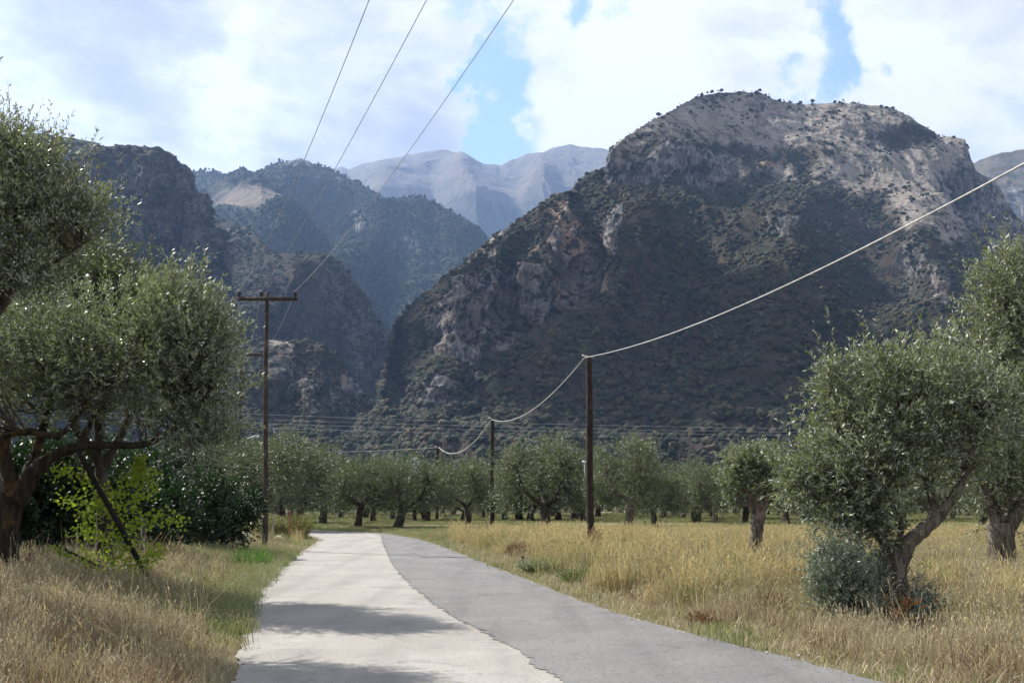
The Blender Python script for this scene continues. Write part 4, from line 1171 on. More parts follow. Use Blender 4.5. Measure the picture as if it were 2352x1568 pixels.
for row, yy in enumerate(np.arange(84, 178, 7.2)):
    half = yy * .47 + 4
    for xx in np.arange(-half, half, 7.2 + row * .3):
        x_ = xx + rs.normal() * 1.9; y_ = yy + rs.normal() * 2.6
        px_ = CX + x_ / y_ * F_PX * math.cos(TH)
        if px_ < 520 and y_ > 100: continue
        h_ = .72 + .42 * rs.random(); w_ = h_ * (1.1 + .4 * rs.random()); s_ = (w_, w_, h_)
        put(int(rs.integers(0, 8)), px_, y_, s_, rs.random() * 6.28, 'olive in the %s rows of the grove %s' % (('nearer' if y_ < 110 else 'middle' if y_ < 140 else 'farthest'), zone(px_)), 'far rows of the olive grove'); cnt += 1

# --- dark orange trees in the shade on the left
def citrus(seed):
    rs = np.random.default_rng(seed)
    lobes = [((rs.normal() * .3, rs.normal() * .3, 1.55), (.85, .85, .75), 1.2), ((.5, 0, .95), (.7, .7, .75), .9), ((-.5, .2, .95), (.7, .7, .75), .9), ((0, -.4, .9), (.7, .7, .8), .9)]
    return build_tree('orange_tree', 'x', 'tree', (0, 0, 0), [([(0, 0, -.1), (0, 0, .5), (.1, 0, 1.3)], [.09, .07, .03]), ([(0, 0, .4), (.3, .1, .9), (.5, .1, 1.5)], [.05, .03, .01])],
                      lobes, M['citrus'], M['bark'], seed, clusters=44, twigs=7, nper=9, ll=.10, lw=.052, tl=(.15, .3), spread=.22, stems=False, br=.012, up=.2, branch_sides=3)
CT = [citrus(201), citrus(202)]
used_c = set()
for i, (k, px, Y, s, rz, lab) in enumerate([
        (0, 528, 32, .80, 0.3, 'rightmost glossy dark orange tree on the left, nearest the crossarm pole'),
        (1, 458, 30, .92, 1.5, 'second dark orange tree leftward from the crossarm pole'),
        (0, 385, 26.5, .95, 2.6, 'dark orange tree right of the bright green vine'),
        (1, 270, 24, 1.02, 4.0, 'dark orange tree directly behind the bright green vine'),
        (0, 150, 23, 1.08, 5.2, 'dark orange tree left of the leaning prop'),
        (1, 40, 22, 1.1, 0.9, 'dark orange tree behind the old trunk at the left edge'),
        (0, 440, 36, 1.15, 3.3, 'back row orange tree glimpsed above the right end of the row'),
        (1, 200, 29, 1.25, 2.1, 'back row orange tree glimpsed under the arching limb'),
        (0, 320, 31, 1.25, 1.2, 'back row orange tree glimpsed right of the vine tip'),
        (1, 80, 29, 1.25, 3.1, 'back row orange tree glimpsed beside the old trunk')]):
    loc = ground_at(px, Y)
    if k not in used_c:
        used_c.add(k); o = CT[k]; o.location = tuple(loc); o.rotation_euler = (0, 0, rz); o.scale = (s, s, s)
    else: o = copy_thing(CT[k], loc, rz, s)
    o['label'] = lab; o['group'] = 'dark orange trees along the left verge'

# --- bright vine scrambling in front of them
def vine():
    rs = np.random.default_rng(91)
    Yv = 18.2
    b = at(300, 1325, Yv)
    root = thing('vine', 'bright yellow-green broad-leaved vine scrambling in front of the dark trees', 'vine', b)
    lines = [[(300, 1325), (296, 1240), (262, 1150), (300, 1090), (322, 1045)], [(296, 1240), (330, 1190), (372, 1188), (420, 1197)], [(290, 1230), (240, 1180), (185, 1150), (138, 1150)],
             [(292, 1260), (250, 1230), (205, 1230), (168, 1215)], [(298, 1290), (260, 1280), (215, 1290), (190, 1260)], [(262, 1150), (215, 1110), (160, 1080), (130, 1085)], [(310, 1200), (300, 1150), (340, 1120), (350, 1080)],
             [(300, 1300), (330, 1290), (345, 1270), (372, 1262)], [(310, 1320), (270, 1315), (230, 1325), (200, 1330)], [(262, 1160), (230, 1150), (200, 1190), (215, 1215)], [(340, 1345), (250, 1318), (180, 1285), (122, 1255)], [(310, 1100), (312, 1070), (322, 1050)], [(300, 1110), (330, 1085), (318, 1048)]]
    st = MB(); LV = MB()
    for i, ln in enumerate(lines):
        P3 = np.array([at(a, c, Yv - .2 + rs.normal() * .15 - (.9 if i == 10 else 0)) for a, c in ln])
        st.tube(P3 - b, np.linspace(.008, .003, len(P3)), 4, 0, 0, False, 4)
        sp, _ = spline(P3, np.ones(len(P3)), 22 if i != 11 else 12)
        m_ = 3
        pos = np.repeat(sp, m_, 0) + rs.normal(size=(len(sp) * m_, 3)) * (.075 if i not in (10, 11, 12) else .035)
        n = len(pos)
        d = unit(rs.normal(size=(n, 3)) * [1, .6, .5] + [0, -.2, -.75]); wd = unit(np.cross(d, rs.normal(size=(n, 3)) * .5 + [0, -1, .3]))
        l = (.052 * (.7 + .6 * rs.random(n)))[:, None]; nn = np.cross(d, wd)
        V = np.stack([pos, pos + d * l * .25 + wd * l * .42 + nn * l * .08, pos + d * l * .7 + wd * l * .28 + nn * l * .05, pos + d * l, pos + d * l * .7 - wd * l * .28 + nn * l * .05, pos + d * l * .25 - wd * l * .42 + nn * l * .08], 1).reshape(-1, 3) - b
        k = np.arange(n)[:, None] * 6
        LV.add(V, np.concatenate([k + [0, 1, 2, 3], k + [0, 3, 4, 5]]))
    link('stems', st.mesh('stems', M['twig']), root)
    link('leaves', LV.mesh('leaves', M['vine']), root)
vine()

# ------------------------------------------------------------------ poles, wires
def simple_pole(name, label, px, top_py, Y, r0, r1, mat, lean=(0, 0), group=None):
    b = ground_at(px, Y)
    topz = at(px, top_py, Y)[2]
    root = thing(name, label, 'pole', b, group)
    mb = MB(); H = topz - b[2]
    pts = [(0, 0, -.3)] + [(lean[0] * t + .012 * math.sin(9 * t + px), lean[1] * t, H * t) for t in np.linspace(0.05, 1, 9)]
    mb.tube(pts, np.linspace(r0, r1, len(pts)), 12, .10, px, True, 3)
    link('pole_shaft', mb.mesh('pole_shaft', mat, True), root)
    return root, np.array([b[0] + lean[0], b[1] + lean[1], topz])


def cable(name, label, P0, P1, rad, mat, through=None, sag=None, ext=0.0, n=40, cat='cable', group=None):
    P0 = np.array(P0, float); P1 = np.array(P1, float)
    def curve(s, t):
        p = P0[None] * (1 - t)[:, None] + P1[None] * t[:, None]
        p[:, 2] -= s * 4 * t * (1 - t)
        return p
    if through is not None:
        best = (1e9, 0)
        tt = np.linspace(0.01, .99, 300)
        for s in np.linspace(-1, 4, 251):
            px, py = project(curve(s, tt))
            e = np.min((px - through[0]) ** 2 + (py - through[1]) ** 2)
            if e < best[0]: best = (e, s)
        sag = best[1]
    t = np.linspace(0, 1 + ext, n)
    p = curve(sag or 0.0, t)
    mb = MB(); mb.tube(p, np.full(n, rad), 6)
    return link(name, mb.mesh(name, mat, True), None, label, cat, group)


# the power pole with its crossarm
Yp = 37.0
pb = ground_at(622, Yp); ptop = at(613, 671, Yp)
root = thing('power_pole', 'tall wooden power pole with crossarm left of the road', 'pole', pb)
mb = MB(); L_ = ptop - pb
mb.tube([np.array([0, 0, -.3])] + [L_ * t + np.array([.015 * math.sin(7 * t), 0, 0]) for t in np.linspace(.04, 1, 9)], np.linspace(.10, .062, 10), 12, .08, 3, True, 3)
link('pole_shaft', mb.mesh('pole_shaft', M['greypole'], True), root)
arm0, arm1 = at(546, 687, Yp - .14), at(683, 686, Yp - .14)
mb = MB(); c = (arm0 + arm1) / 2 - pb
mb.box(c, (arm1[0] - arm0[0], .11, .10))
link('crossarm', mb.mesh('crossarm', M['greypole']), root)
for sx in (-1, 1):
    mb = MB(); mb.tube([c + [sx * .48, -.0, -.06], c + [sx * .04, .06, -.52]], [.014, .014], 5)
    link('brace', mb.mesh('brace', M['iron']), root)
ins = []
def insulator(parent, p, s=1.0):
    mb = MB()
    zs = [(0, .012), (.035, .012), (.036, .05), (.06, .065), (.085, .03), (.09, .062), (.12, .075), (.145, .04), (.17, .04), (.19, .018)]
    mb.tube([np.array(p) + [0, 0, z * s] for z, _ in zs], [r * s for _, r in zs], 10)
    return link('insulator', mb.mesh('insulator', M['porcelain'], True), parent)
for px in (549, 600, 678):
    q = at(px, 683, Yp - .14) - pb
    insulator(root, q + [0, 0, .0], 1.25); ins.append(q + pb + [0, 0, .22])
# the farther pole
Yq = 62.0
qb = ground_at(556, Yq); qtop = at(556, 806, Yq)
root2 = thing('power_pole', 'farther power pole with street lamp, half hidden in olive leaves', 'pole', qb)
mb = MB(); Hq = qtop[2] - qb[2]
mb.tube([(0, 0, -.3), (0, 0, Hq * .5), (0, 0, Hq)], [.13, .11, .08], 10, .08, 5, True, 5)
link('pole_shaft', mb.mesh('pole_shaft', M['greypole'], True), root2)
mb = MB(); c = at(572, 815, Yq - .15) - qb; mb.box(c, (1.5, .12, .11)); link('crossarm', mb.mesh('crossarm', M['greypole']), root2)
mb = MB(); c2 = at(578, 855, Yq - .15) - qb; mb.box(c2, (1.1, .08, .07)); link('crossarm', mb.mesh('crossarm', M['greypole']), root2)
ins2 = []
for dx in (-.68, -.1, .68):
    insulator(root2, c + [dx, 0, .05], 1.3); ins2.append(c + qb + [dx, 0, .28])
insulator(root2, c2 + [.5, 0, -.28], 1.2)
mb = MB(); la = at(556, 1012, Yq) - qb; lb = at(586, 1003, Yq - .5) - qb
mb.tube([la, (la + lb) / 2 + [0, 0, .04], lb], [.025, .025, .025], 6, 0, 0, True, 3)
lamp_arm = link('lamp_arm', mb.mesh('lamp_arm', M['iron']), root2)
mb = MB(); mb.tube([lb + [-.25, 0, -.02], lb + [-.1, 0, .01], lb + [.12, 0, .03], lb + [.26, 0, .03]], [.04, .075, .07, .03], 8, 0, 0, True, 3)
link('lamp_head', mb.mesh('lamp_head', M['lampgrey'], True), lamp_arm)

for i, (tp, th_) in enumerate((((848, 0), (700, 365)), ((980, 0), (790, 350)), ((1180, 0), (935, 355)))):
    e = at(tp[0], tp[1], 13.2)
    lab = ('leftmost', 'middle', 'rightmost')[i]
    cable('overhead_wire', lab + ' of the three wires climbing overhead from the crossarm', ins[i], e, .0062, M['wire'], th_, ext=1.4, n=60, cat='wire', group='overhead wires')
    cable('overhead_wire', lab + ' wire from the near crossarm down to the farther power pole', ins[i], ins2[i], .008, M['wire'], sag=.45, cat='wire', group='overhead wires')

polesT = []
for lab, px, tpy, Y, r0, r1, ln in (('thick dark bare pole at the right verge, tallest of the three carrying the pale cable', 1352, 815, 34.8, .118, .095, (.0, 0)),
                             ('middle bare pole of the three carrying the pale cable', 1131, 958, 63, .125, .105, (0, 0)),
                             ('smallest most distant bare pole, just right of the road bend', 1007, 1024, 95, .135, .12, (0, 0))):
    r_, tp = simple_pole('telephone_pole', lab, px, tpy, Y, r0, r1, M['polewood'], ln, 'bare poles carrying the pale cable')
    polesT.append((r_, tp))
for r_, tp in polesT:
    mb = MB(); q = tp - np.array(r_.location); mb.tube([q + [-.22, -.1, -.03], q + [.16, -.1, -.10]], [.025, .025], 6)
    link('cable_clamp', mb.mesh('cable_clamp', M['iron']), r_)
r_, tp = polesT[0]
mb = MB(); q = at(1340, 1060, 34.6) - np.array(r_.location); mb.box(q + [.02, 0, .0], (.12, .08, .07)); link('bracket', mb.mesh('bracket', M['lampgrey']), r_)
mb = MB(); mb.tube([q + [.03, 0, -.03], q + [.04, .05, -.3], q + [.06, .08, -.45]], [.012, .012, .012], 5); link('lead', mb.mesh('lead', M['lampgrey']), r_)
a2 = at(1343, 821, 34.65); a3 = at(1129, 963, 62.85); a4 = at(1008, 1027, 94.85)
cable('cable', 'pale thick cable rising from the tall bare pole to the upper right', a2, at(2352, 376, 12.4), .0125, M['cable'], (1700, 703), ext=.9, n=70, group='pale cable spans')
cable('cable', 'pale cable sagging between the tall and middle bare poles', a2, a3, .016, M['cable'], (1232, 934), n=50, group='pale cable spans')
cable('cable', 'pale cable dipping between the middle and smallest bare poles', a3, a4, .026, M['cable'], (1072, 1029), n=50, group='pale cable spans')
cable('cable', 'pale cable running left from the smallest pole behind the crossarm pole', a4, at(430, 1026, 88), .026, M['cable'], (800, 1037), n=50, group='pale cable spans')
for i, (l, r2) in enumerate(((942, 983), (955, 991), (966, 999), (976, 1008))):
    cable('distant_wire', ('topmost', 'second', 'third', 'lowest')[i] + ' of four faint wires crossing below the gorge', at(100, l - 14, 118), at(2700, r2 + 2, 118), .013, M['wire'], (1150, (970, 980, 988, 998)[i] * .9408 + 950 * 0 + (970, 980, 988, 998)[i] * .0592), n=40, cat='wire', group='faint distant wires')

# --- leaning prop, thin pole, stakes
def stick(name, label, cat, p0, p1, r0, r1, mat, mid=None, gn=.1, sides=8):
    p0 = np.array(p0); p1 = np.array(p1); m_ = (p0 + p1) / 2 + (np.array(mid) if mid is not None else 0)
    root = thing(name, label, cat, p0)
    mb = MB(); mb.tube([p0 * 0, m_ - p0, p1 - p0], [r0, (r0 + r1) / 2, r1], sides, gn, 2.2, True, 6)
    link('shaft', mb.mesh('shaft', mat, True), root)
    return root
stick('leaning_prop', 'dark timber prop leaning from the verge up to the arching limb', 'prop', at(366, 1376, 18.2), at(176, 1030, 17.3), .046, .040, M['blackpipe'], (.03, 0, -.03))
stick('fallen_branch', 'thin dark branch slanting across the vine into the grass', 'branch', at(362, 1352, 18.0), at(92, 1232, 17.2), .020, .024, M['blackpipe'], (0, 0, -.05))
stick('concrete_post', 'short grey concrete post behind the vine', 'post', at(328, 1262, 21), at(332, 1190, 21), .055, .05, M['concrete'], None, .03, 4)
r_ = stick('stake', 'red and white stake in the grass below the leaning prop', 'stake', at(303, 1372, 18.6), at(301, 1300, 18.6), .018, .018, M['whitewall'], None, 0)
mb = MB(); mb.tube([at(302, 1330, 18.6) - np.array(r_.location), at(301, 1297, 18.6) - np.array(r_.location)], [.022, .022], 8); link('painted_band', mb.mesh('painted_band', M['redpaint'], True), r_)
stick('stake', 'rusty red stake behind the crossarm pole beside the broom bush', 'stake', at(664, 1226, 46), at(665, 1172, 46), .028, .024, M['redpaint'], None, .02)
stick('stake', 'slim pale stake right behind the crossarm pole', 'stake', at(627, 1232, 44), at(627, 1180, 44), .014, .014, M['iron'], None, .02)
stick('stake', 'charred black stub upright in the right verge grass', 'stake', at(1201, 1322, 26.5), at(1200, 1276, 26.5), .035, .028, M['blackpipe'], (.02, 0, 0))
stick('stake', 'thin tilted dry stick in the short grass before the tall bare pole', 'stake', at(1238, 1282, 30), at(1252, 1252, 30), .02, .012, M['bark_pale'], (0, 0, .02))
stick('stake', 'thin stick leaning by the foot of the middle bare pole', 'stake', at(1128, 1238, 50), at(1114, 1195, 50), .03, .02, M['twig'])

# --- broom bushes and dry clumps
def stem_bush(name, label, cat, px, Y, H, Wd, n, mats, seed, group=None, lean=0.25):
    rs = np.random.default_rng(seed)
    b = ground_at(px, Y); root = thing(name, label, cat, b, group)
    mb = MB()
    a = rs.random(n) * 6.28; r = Wd * .45 * np.sqrt(rs.random(n))
    roots = np.stack([np.cos(a) * r * .45, np.sin(a) * r * .45, r * 0], 1)
    tips = np.stack([np.cos(a) * r * 1.15, np.sin(a) * r * 1.15, H * (.55 + .45 * rs.random(n)) * (1 - .25 * (r / (Wd * .45)) ** 2)], 1) + rs.normal(size=(n, 3)) * [.06, .06, .02]
    d = tips - roots; L = np.linalg.norm(d, axis=1)
    stems_on(mb, roots, unit(d), L, .006 + Y * .00006, .05)
    link('stems', mb.mesh('stems', mats[0]), root)
    V, Q = leaves_on(roots, unit(d), L, 9, .05 + .0009 * Y, .012 + .0003 * Y, rs, .35, .05)
    link('foliage', mesh_np('foliage', V, Q, None, mats[1]), root)
    return root
stem_bush('broom_bush', 'tall yellow-green broom bush at the left road edge before the bend', 'bush', 692, 47, 1.15, 1.5, 700, (M['reed'], M['reed']), 1)
stem_bush('broom_bush', 'browner broom bush just behind the crossarm pole', 'bush', 634, 45, 1.0, 1.3, 500, (M['reed'], M['olivegrass']), 2)
stem_bush('broom_bush', 'small broom bush left of the crossarm pole foot', 'bush', 596, 42, .8, 1.0, 350, (M['reed'], M['olivegrass']), 3)
stem_bush('dry_bush', 'russet dry bush behind the charred stub', 'dead plant', 1198, 30.5, .55, .8, 420, (M['brown'], M['brown']), 4)
stem_bush('dry_bush', 'russet dry weed climbing the foot of the tall bare pole', 'dead plant', 1358, 34.2, .85, .5, 220, (M['dead'], M['brown']), 5)
stem_bush('dry_bush', 'brown dead shoots round the pollarded olive foot', 'dead plant', 1744, 26.7, .42, .75, 320, (M['brown'], M['brown']), 6)
stem_bush('dry_bush', 'dark brown dried weed left of the sucker bush', 'dead plant', 1740, 16.2, .45, .6, 180, (M['brown'], M['brown']), 7)
stem_bush('dry_bush', 'reddish dead weed where the right grass meets the asphalt', 'dead plant', 1600, 15.1, .2, .4, 70, (M['dead'], M['brown']), 8)
stem_bush('weed_bush', 'grey-green weed clump at the right verge under the charred stub', 'weed', 1240, 25.5, .38, 1.1, 380, (M['olivegrass'], M['pale']), 9)
stem_bush('weed_bush', 'low green weed clump beside the asphalt near white scraps', 'weed', 1335, 22.0, .35, .9, 300, (M['olivegrass'], M['ggreen']), 10)
stem_bush('weed_bush', 'pale silvery weed on the stony bank left of the crossarm pole', 'weed', 556, 36.5, .4, .8, 300, (M['pale'], M['pale']), 11)
stem_bush('weed_bush', 'tall reddish weed in the grass at the old trunk foot', 'weed', 95, 18.6, .55, 1.0, 300, (M['brown'], M['brown']), 13)

# --- stones and scraps
def rock(label, px, py, Yz, s, seed, mat, name='stone', group=None, cat='stone'):
    V, T_ = lump(seed, .45, 2, .7)
    p = ground_at(px, Yz)
    o = link(name, mesh_np(name, V * s, None, T_, mat), None, label, cat, group, None, p + [0, 0, .0])
    o.rotation_euler = (0, 0, seed)
    return o
rock('pale boulder lying on the shaded left bank below the orange trees', 444, 1284, 30.5, .42, 1, M['stone'])
rock('round pale stone on the bank between the pole and the dark trees', 580, 1243, 40, .5, 2, M['stone'])
rock('white stone behind the crossarm pole by the broom bush', 654, 1230, 43, .48, 3, M['stone'])
for i in range(26):
    rs_ = np.random.default_rng(300 + i)
    yy = 24 + 16 * rs_.random(); xx = _xl(yy) - .9 - 2.2 * rs_.random()
    V, T_ = lump(i + 4, .5, 1, .6)
    link('stone', mesh_np('stone', V * (.08 + .16 * rs_.random()), None, T_, M['stone']), None, 'small pale stone strewn on the left bank', 'stone', 'small stones on the left bank', None, (xx, yy, float(gh(np.array([xx]), np.array([yy]))[0]) + .01))
for i, (px, py) in enumerate(((1345, 1366), (1362, 1369), (1262, 1335), (1345, 1374), (1768, 1468), (1762, 1500), (1835, 1508), (1560, 1440), (1880, 1512), (1700, 1462), (1470, 1412), (1990, 1534), (2060, 1548))):
    p = g(px, py); V, T_ = lump(i + 60, .6, 1, .45)
    link('scrap', mesh_np('scrap', V * .042, None, T_, M['litter']), None, 'tiny white scrap in the right verge', 'litter', 'white scraps along the right verge', None, p + [0, 0, .01])

# --- the little white house glimpsed through the trees
p = at(955, 1052, 330)
root = thing('house', 'tiny pale blue-white house glimpsed above the grove at the valley mouth', 'house', (p[0], 330, 0))
mb = MB(); mb.box((0, 0, p[2] / 2 - .6), (2.6, 4, p[2] - .2)); link('wall', mb.mesh('wall', M['whitewall']), root)
mb = MB(); z0 = p[2] - .7
mb.add([[-1.5, -2.2, z0], [1.5, -2.2, z0], [1.5, 2.2, z0], [-1.5, 2.2, z0], [-.1, -2.2, z0 + 1.1], [-.1, 2.2, z0 + 1.1]], [[0, 3, 2, 1], [0, 4, 5, 3], [1, 2, 5, 4]], [[0, 1, 4], [3, 5, 2]])
link('roof', mb.mesh('roof', M['whitewall']), root)
mb = MB(); mb.box((.3, -2.02, z0 - 1.2), (.8, .08, 1.0)); link('window', mb.mesh('window', M['bluepaint']), root)

# ------------------------------------------------------------------ grass
def tuft(seed, n, h, wd, spread, lean, head=0, mat=None, tangle=0.0):
    rs = np.random.default_rng(seed)
    a = rs.random(n) * 6.28; r = spread * np.sqrt(rs.random(n))
    b = np.stack([np.cos(a) * r, np.sin(a) * r, r * 0 - .03], 1)
    hh = h * (.45 + .55 * rs.random(n)); la = rs.random(n) * 6.28; ll = lean * rs.random(n) * hh
    tip = b + np.stack([np.cos(la) * ll, np.sin(la) * ll, hh * (1 - tangle * rs.random(n))], 1)
    mid = (b + tip) / 2 + np.stack([-np.cos(la) * ll * .22, -np.sin(la) * ll * .22, hh * .06], 1)
    wv = unit(np.stack([np.sin(a * 3 + la), np.cos(a * 3 + la), a * 0], 1)) * wd / 2
    V = np.stack([b - wv, b + wv, mid + wv * .8, mid - wv * .8, tip], 1).reshape(-1, 3)
    k = np.arange(n)[:, None] * 5
    Qs = [(k + [0, 1, 2, 3])]; Ts = [(k + [3, 2, 4])]
    VV = [V]; nv = len(V)
    if head:
        m_ = n // 2
        d = unit(tip - mid)[:m_]
        for j in range(head):
            side = unit(rs.normal(size=(m_, 3))) * wd * 1.6
            p0 = tip[:m_] - d * h * .05 * j
            q = np.stack([p0 - d * h * .035, p0 + side, p0 + d * h * .05, p0 - side * .4], 1).reshape(-1, 3)
            VV.append(q); Qs.append(np.arange(m_)[:, None] * 4 + nv + [0, 1, 2, 3]); nv += m_ * 4
    return mesh_np('tuft', np.concatenate(VV), np.concatenate(Qs), np.concatenate(Ts), mat)

PC = {
    'tall': proto_collection('tall_stalk', [tuft(71, 16, 1.0, .0075, .25, .6, 5, M['straw'], .1), tuft(72, 14, 1.1, .007, .3, .8, 5, M['gold'], .15), tuft(73, 18, .9, .0075, .25, .5, 3, M['olivegrass'], .1), tuft(74, 12, .9, .008, .2, .5, 4, M['brown'], .1)]),
    'straw': proto_collection('straw_tuft', [tuft(1, 60, .55, .0065, .28, .55, 2, M['straw'], .2), tuft(2, 60, .45, .0065, .30, .7, 1, M['straw'], .3), tuft(3, 50, .6, .006, .25, .5, 3, M['straw'], .1), tuft(4, 50, .42, .007, .3, .9, 1, M['brown'], .4), tuft(5, 60, .5, .0065, .3, .6, 2, M['straw'], .2)]),
    'brown': proto_collection('brown_tuft', [tuft(11, 60, .42, .0065, .30, .8, 2, M['brown'], .4), tuft(12, 60, .36, .0065, .3, .9, 2, M['brown'], .4), tuft(13, 60, .45, .0065, .3, .7, 1, M['straw'], .3)]),
    'gold': proto_collection('gold_tuft', [tuft(21, 70, .95, .010, .32, .35, 4, M['gold'], .05), tuft(22, 70, .85, .010, .34, .4, 4, M['gold'], .1), tuft(23, 60, .8, .011, .34, .4, 2, M['olivegrass'], .1), tuft(24, 60, .7, .011, .34, .45, 0, M['olivegrass'], .1)]),
    'green': proto_collection('green_tuft', [tuft(31, 90, .14, .008, .26, .6, 0, M['ggreen']), tuft(32, 90, .18, .008, .26, .6, 0, M['olivegrass']), tuft(33, 80, .12, .008, .28, .8, 0, M['straw'], .3)]),
    'mix': proto_collection('mixed_tuft', [tuft(41, 70, .5, .0075, .28, .5, 1, M['olivegrass']), tuft(42, 70, .42, .0075, .3, .6, 2, M['straw'], .2), tuft(43, 70, .45, .0075, .28, .5, 0, M['olivegrass']), tuft(44, 60, .4, .0075, .28, .6, 1, M['brown'], .2), tuft(45, 70, .35, .0075, .28, .5, 0, M['ggreen'])]),
    'pale': proto_collection('pale_tuft', [tuft(51, 80, .26, .009, .26, .7, 1, M['pale']), tuft(52, 80, .24, .009, .26, .7, 0, M['ggreen']), tuft(53, 70, .34, .008, .26, .6, 1, M['olivegrass'])]),
    'fringe': proto_collection('verge_tuft', [tuft(61, 60, .09, .006, .16, .9, 0, M['straw'], .4), tuft(62, 60, .08, .006, .16, .9, 0, M['olivegrass'], .3), tuft(63, 50, .11, .006, .16, .8, 0, M['straw'], .2)]),
}


def field(name, key, label, n, xr, yr, densf, s=(.75, 1.2), pad=.15, seed=0, tilt=.12):
    rs = np.random.default_rng(500 + seed)
    # candidates spread evenly over the wedge that opens from the camera
    y = np.sqrt(yr[0] ** 2 + (yr[1] ** 2 - yr[0] ** 2) * rs.random(n)); lo = -(.50 * y + 1.5); hi = .50 * y + 1.5
    x = lo + (hi - lo) * rs.random(n)
    ok = (x > xr[0]) & (x < xr[1]) & ~on_road(x, y, pad)
    x, y = x[ok], y[ok]
    side = x - np.where(x > (_xl(np.minimum(y, 53)) + _xr(np.minimum(y, 53))) / 2, _xr(np.minimum(y, 53)), _xl(np.minimum(y, 53)))
    dn = densf(x, y, side)
    ok = rs.random(len(x)) < dn
    x, y = x[ok], y[ok]
    if key in ('straw', 'brown', 'mix', 'fringe', 'gold'):
        bare = fbm(np.stack([x / 1.3, y / 2.2, x * 0 + 99], 1), 3)
        kp = (bare > -.20) | (rs.random(len(x)) < (.30 if key == 'fringe' else .10)) | (y > 55)
        x, y = x[kp], y[kp]
    if key in ('straw', 'mix', 'gold', 'tall'):          # mown strip and trodden ground at the foot of the pole
        low = ((y > 23.5) & (y < 29.5) & (x > 4.4) & (x < 13)) | ((y > 31.5) & (y < 36) & (np.abs(x - 2.3) < .7))
        kp = ~low | (rs.random(len(x)) < .06)
        x, y = x[kp], y[kp]
    z = np.where(y < 140, gh(x, y), -.03)
    return scatter(name, PC[key], np.stack([x, y, z], 1), s[0] + (s[1] - s[0]) * rs.random(len(x)), rs.random(len(x)) * 6.28, rs.normal(size=(len(x), 2)) * tilt, label)

nz = lambda x, y, sc, z=0: fbm(np.stack([x / sc, y / sc, x * 0 + z], 1), 3)
def ppy(y): return HOR + 1.6 * F_PX / y
right = lambda x, side: (side > 0)
field('straw_grass', 'straw', 'dry straw grass of the near right verge and field', 60000, (-60, 60), (7, 34),
      lambda x, y, s: (s > .5) * sstep(.4, 1.6, s) * (1 - .7 * sstep(20, 27, y)) * np.clip(.30 + nz(x, y, 2.2) * 1.5, .03, 1), s=(.4, 1.1), seed=1, tilt=.22)
field('brown_grass', 'brown', 'reddish brown dry weeds in the right foreground', 50000, (-60, 60), (7, 20),
      lambda x, y, s: (s > .35) * sstep(.3, 1.0, s) * np.clip(.18 + nz(x, y, 2, 5) * 1.4, 0, 1), s=(.35, .85), seed=2, tilt=.25)
field('mixed_grass', 'mix', 'olive green and straw grass between the verge and the grove', 60000, (-60, 60), (16, 50),
      lambda x, y, s: (s > .5) * sstep(.4, 2.0, s) * np.clip(.36 + nz(x, y, 3, 9) * 1.3, 0.03, 1) * (1 - .95 * ((y > 23) & (y < 29) & (x > 5.2)) ) * (1 - .85 * ((s < 2.4) & (y > 22) & (y < 34))), s=(.6, 1.1), seed=3)
field('golden_grass', 'gold', 'tall golden grass in front of the grove', 70000, (-60, 60), (29, 78),
      lambda x, y, s: (s > 1.2) * sstep(1.0, 3.0, s) * np.clip(.45 + nz(x, y, 3, 3) * 1.3, .04, 1) * sstep(29, 33, y) * (1 - sstep(46, 56, y)), s=(.45, .78), seed=4)
field('short_green_grass', 'green', 'short green grass under the olives and on the strip', 90000, (-90, 90), (9, 130),
      lambda x, y, s: (s * 0 + 1) * .55 * (1 - .5 * (s < 0)), s=(.8, 1.6), seed=5)
field('grove_grass', 'mix', 'sparse mid-height grass among the grove trees', 16000, (-90, 90), (60, 150),
      lambda x, y, s: np.clip(.15 + nz(x, y, 6, 13), 0, 1) * .6, s=(.4, .8), seed=6)
field('left_brown_grass', 'brown', 'brown and straw tangle of the left foreground', 50000, (-60, 3), (7, 20),
      lambda x, y, s: (s < -.35) * sstep(.3, 1.3, -s) * np.clip(.42 + nz(x, y, 2, 15) * 1.2, .03, 1), s=(.45, 1.1), seed=7)
field('left_straw_grass', 'straw', 'tall straw stalks of the left foreground', 40000, (-60, 3), (7, 24),
      lambda x, y, s: (s < -.6) * sstep(.5, 1.8, -s) * np.clip(.25 + nz(x, y, 2, 25) * .8, 0, 1), s=(.6, 1.1), seed=8)
field('left_weeds', 'pale', 'pale green weeds spilling to the left road edge', 50000, (-60, 3), (14, 34),
      lambda x, y, s: (s < -.05) * (s > -3.5) * np.clip(.7 + nz(x, y, 1.5, 35) * .7, 0, 1), s=(.5, 1.1), pad=.0, seed=9)
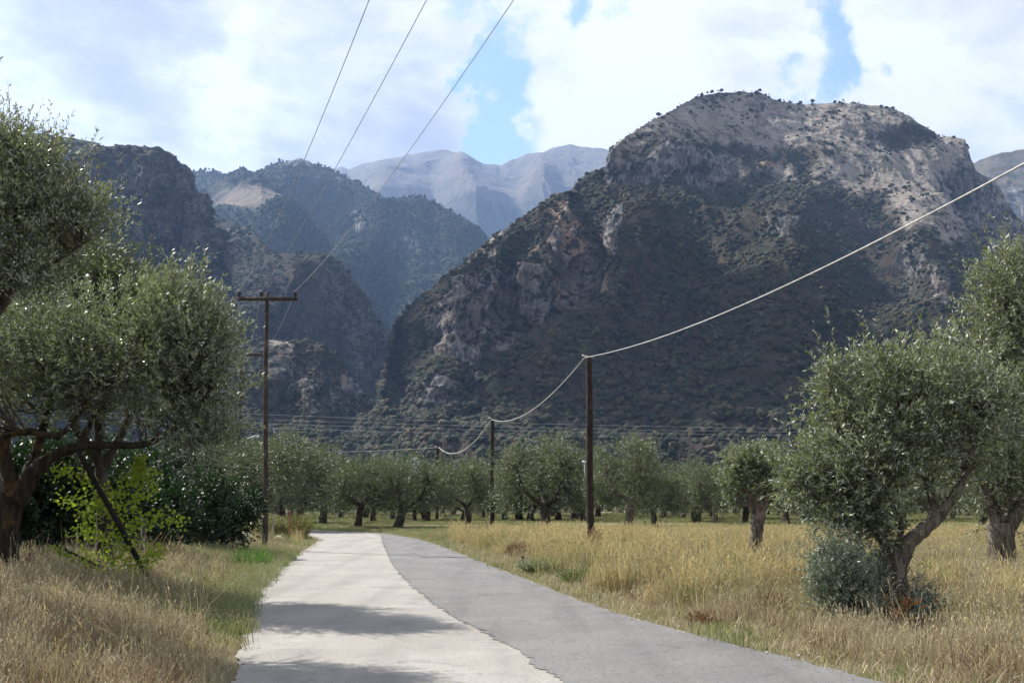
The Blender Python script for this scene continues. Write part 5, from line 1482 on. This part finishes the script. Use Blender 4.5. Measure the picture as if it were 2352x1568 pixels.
field('left_green_weeds', 'mix', 'green weeds under the leaning prop and along the bank', 40000, (-60, 3), (13, 56),
      lambda x, y, s: (s < -.5) * np.clip(.32 + nz(x, y, 2, 45) * .9, 0, 1) * (1 - .5 * (y > 30)), s=(.5, 1.0), seed=10)
field('tall_stalks', 'tall', 'tall thin stalks standing above the verge grass', 26000, (-60, 60), (7, 46),
      lambda x, y, s: (np.abs(s) > .6) * np.clip(.12 + nz(x, y, 2.5, 65) * .9, .02, 1) * (1 - .93 * ((y > 23) & (y < 29) & (x > 5.2))) * np.where(s < 0, .5, .8), s=(.5, .95), tilt=.15, seed=12)
field('matted_litter', 'fringe', 'matted short straw lying between the taller grass', 90000, (-60, 60), (8, 40),
      lambda x, y, s: (np.abs(s) > .3) * .8, s=(1.0, 2.4), tilt=.2, seed=14)
field('verge_clumps', 'gold', 'big yellow-green grass clumps by the right verge and bare pole', 20000, (-60, 60), (17, 42),
      lambda x, y, s: (s > .7) * (s < 7) * sstep(.10, .32, nz(x, y, 1.6, 75)), s=(.55, 1.05), tilt=.12, seed=13)
cb = ground_at(592, 27.0)
gm_ = tuft(91, 420, .62, .013, .50, .5, 0, M['lush'])
link('grass_clump', gm_, None, 'vivid green grass clump on the left bank', 'grass', None, None, cb)
pebble = proto_collection('pebble', [mesh_np('pebble', *(lambda a: (a[0], None, a[1]))(lump(i + 90, .4, 1, .6)), M['stone']) for i in range(3)])
_r = np.random.default_rng(44); _n = 18000
_k = _r.integers(40, len(LD) - 700, _n); _e = _r.integers(0, 2, _n)
_b = np.where(_e[:, None] == 0, LD[_k], RIGHT[_k]); _o = _r.normal(size=_n) * .22
_b = _b.copy(); _b[:, 0] += np.where(_e == 0, -.02, .04) + _o; _b[:, 2] = .004
scatter('edge_gravel', pebble, _b, .006 + .03 * _r.random(_n) ** 3, _r.random(_n) * 6.28, None, 'loose gravel crumbs along both road edges')
field('verge_fringe', 'fringe', 'thin dry grass creeping over both road edges', 90000, (-60, 60), (8, 56),
      lambda x, y, s: (np.abs(s) < .9) * np.clip(.85 + nz(x, y, .7, 55) * .8, 0, 1), s=(.6, 1.5), pad=-.12, seed=11)
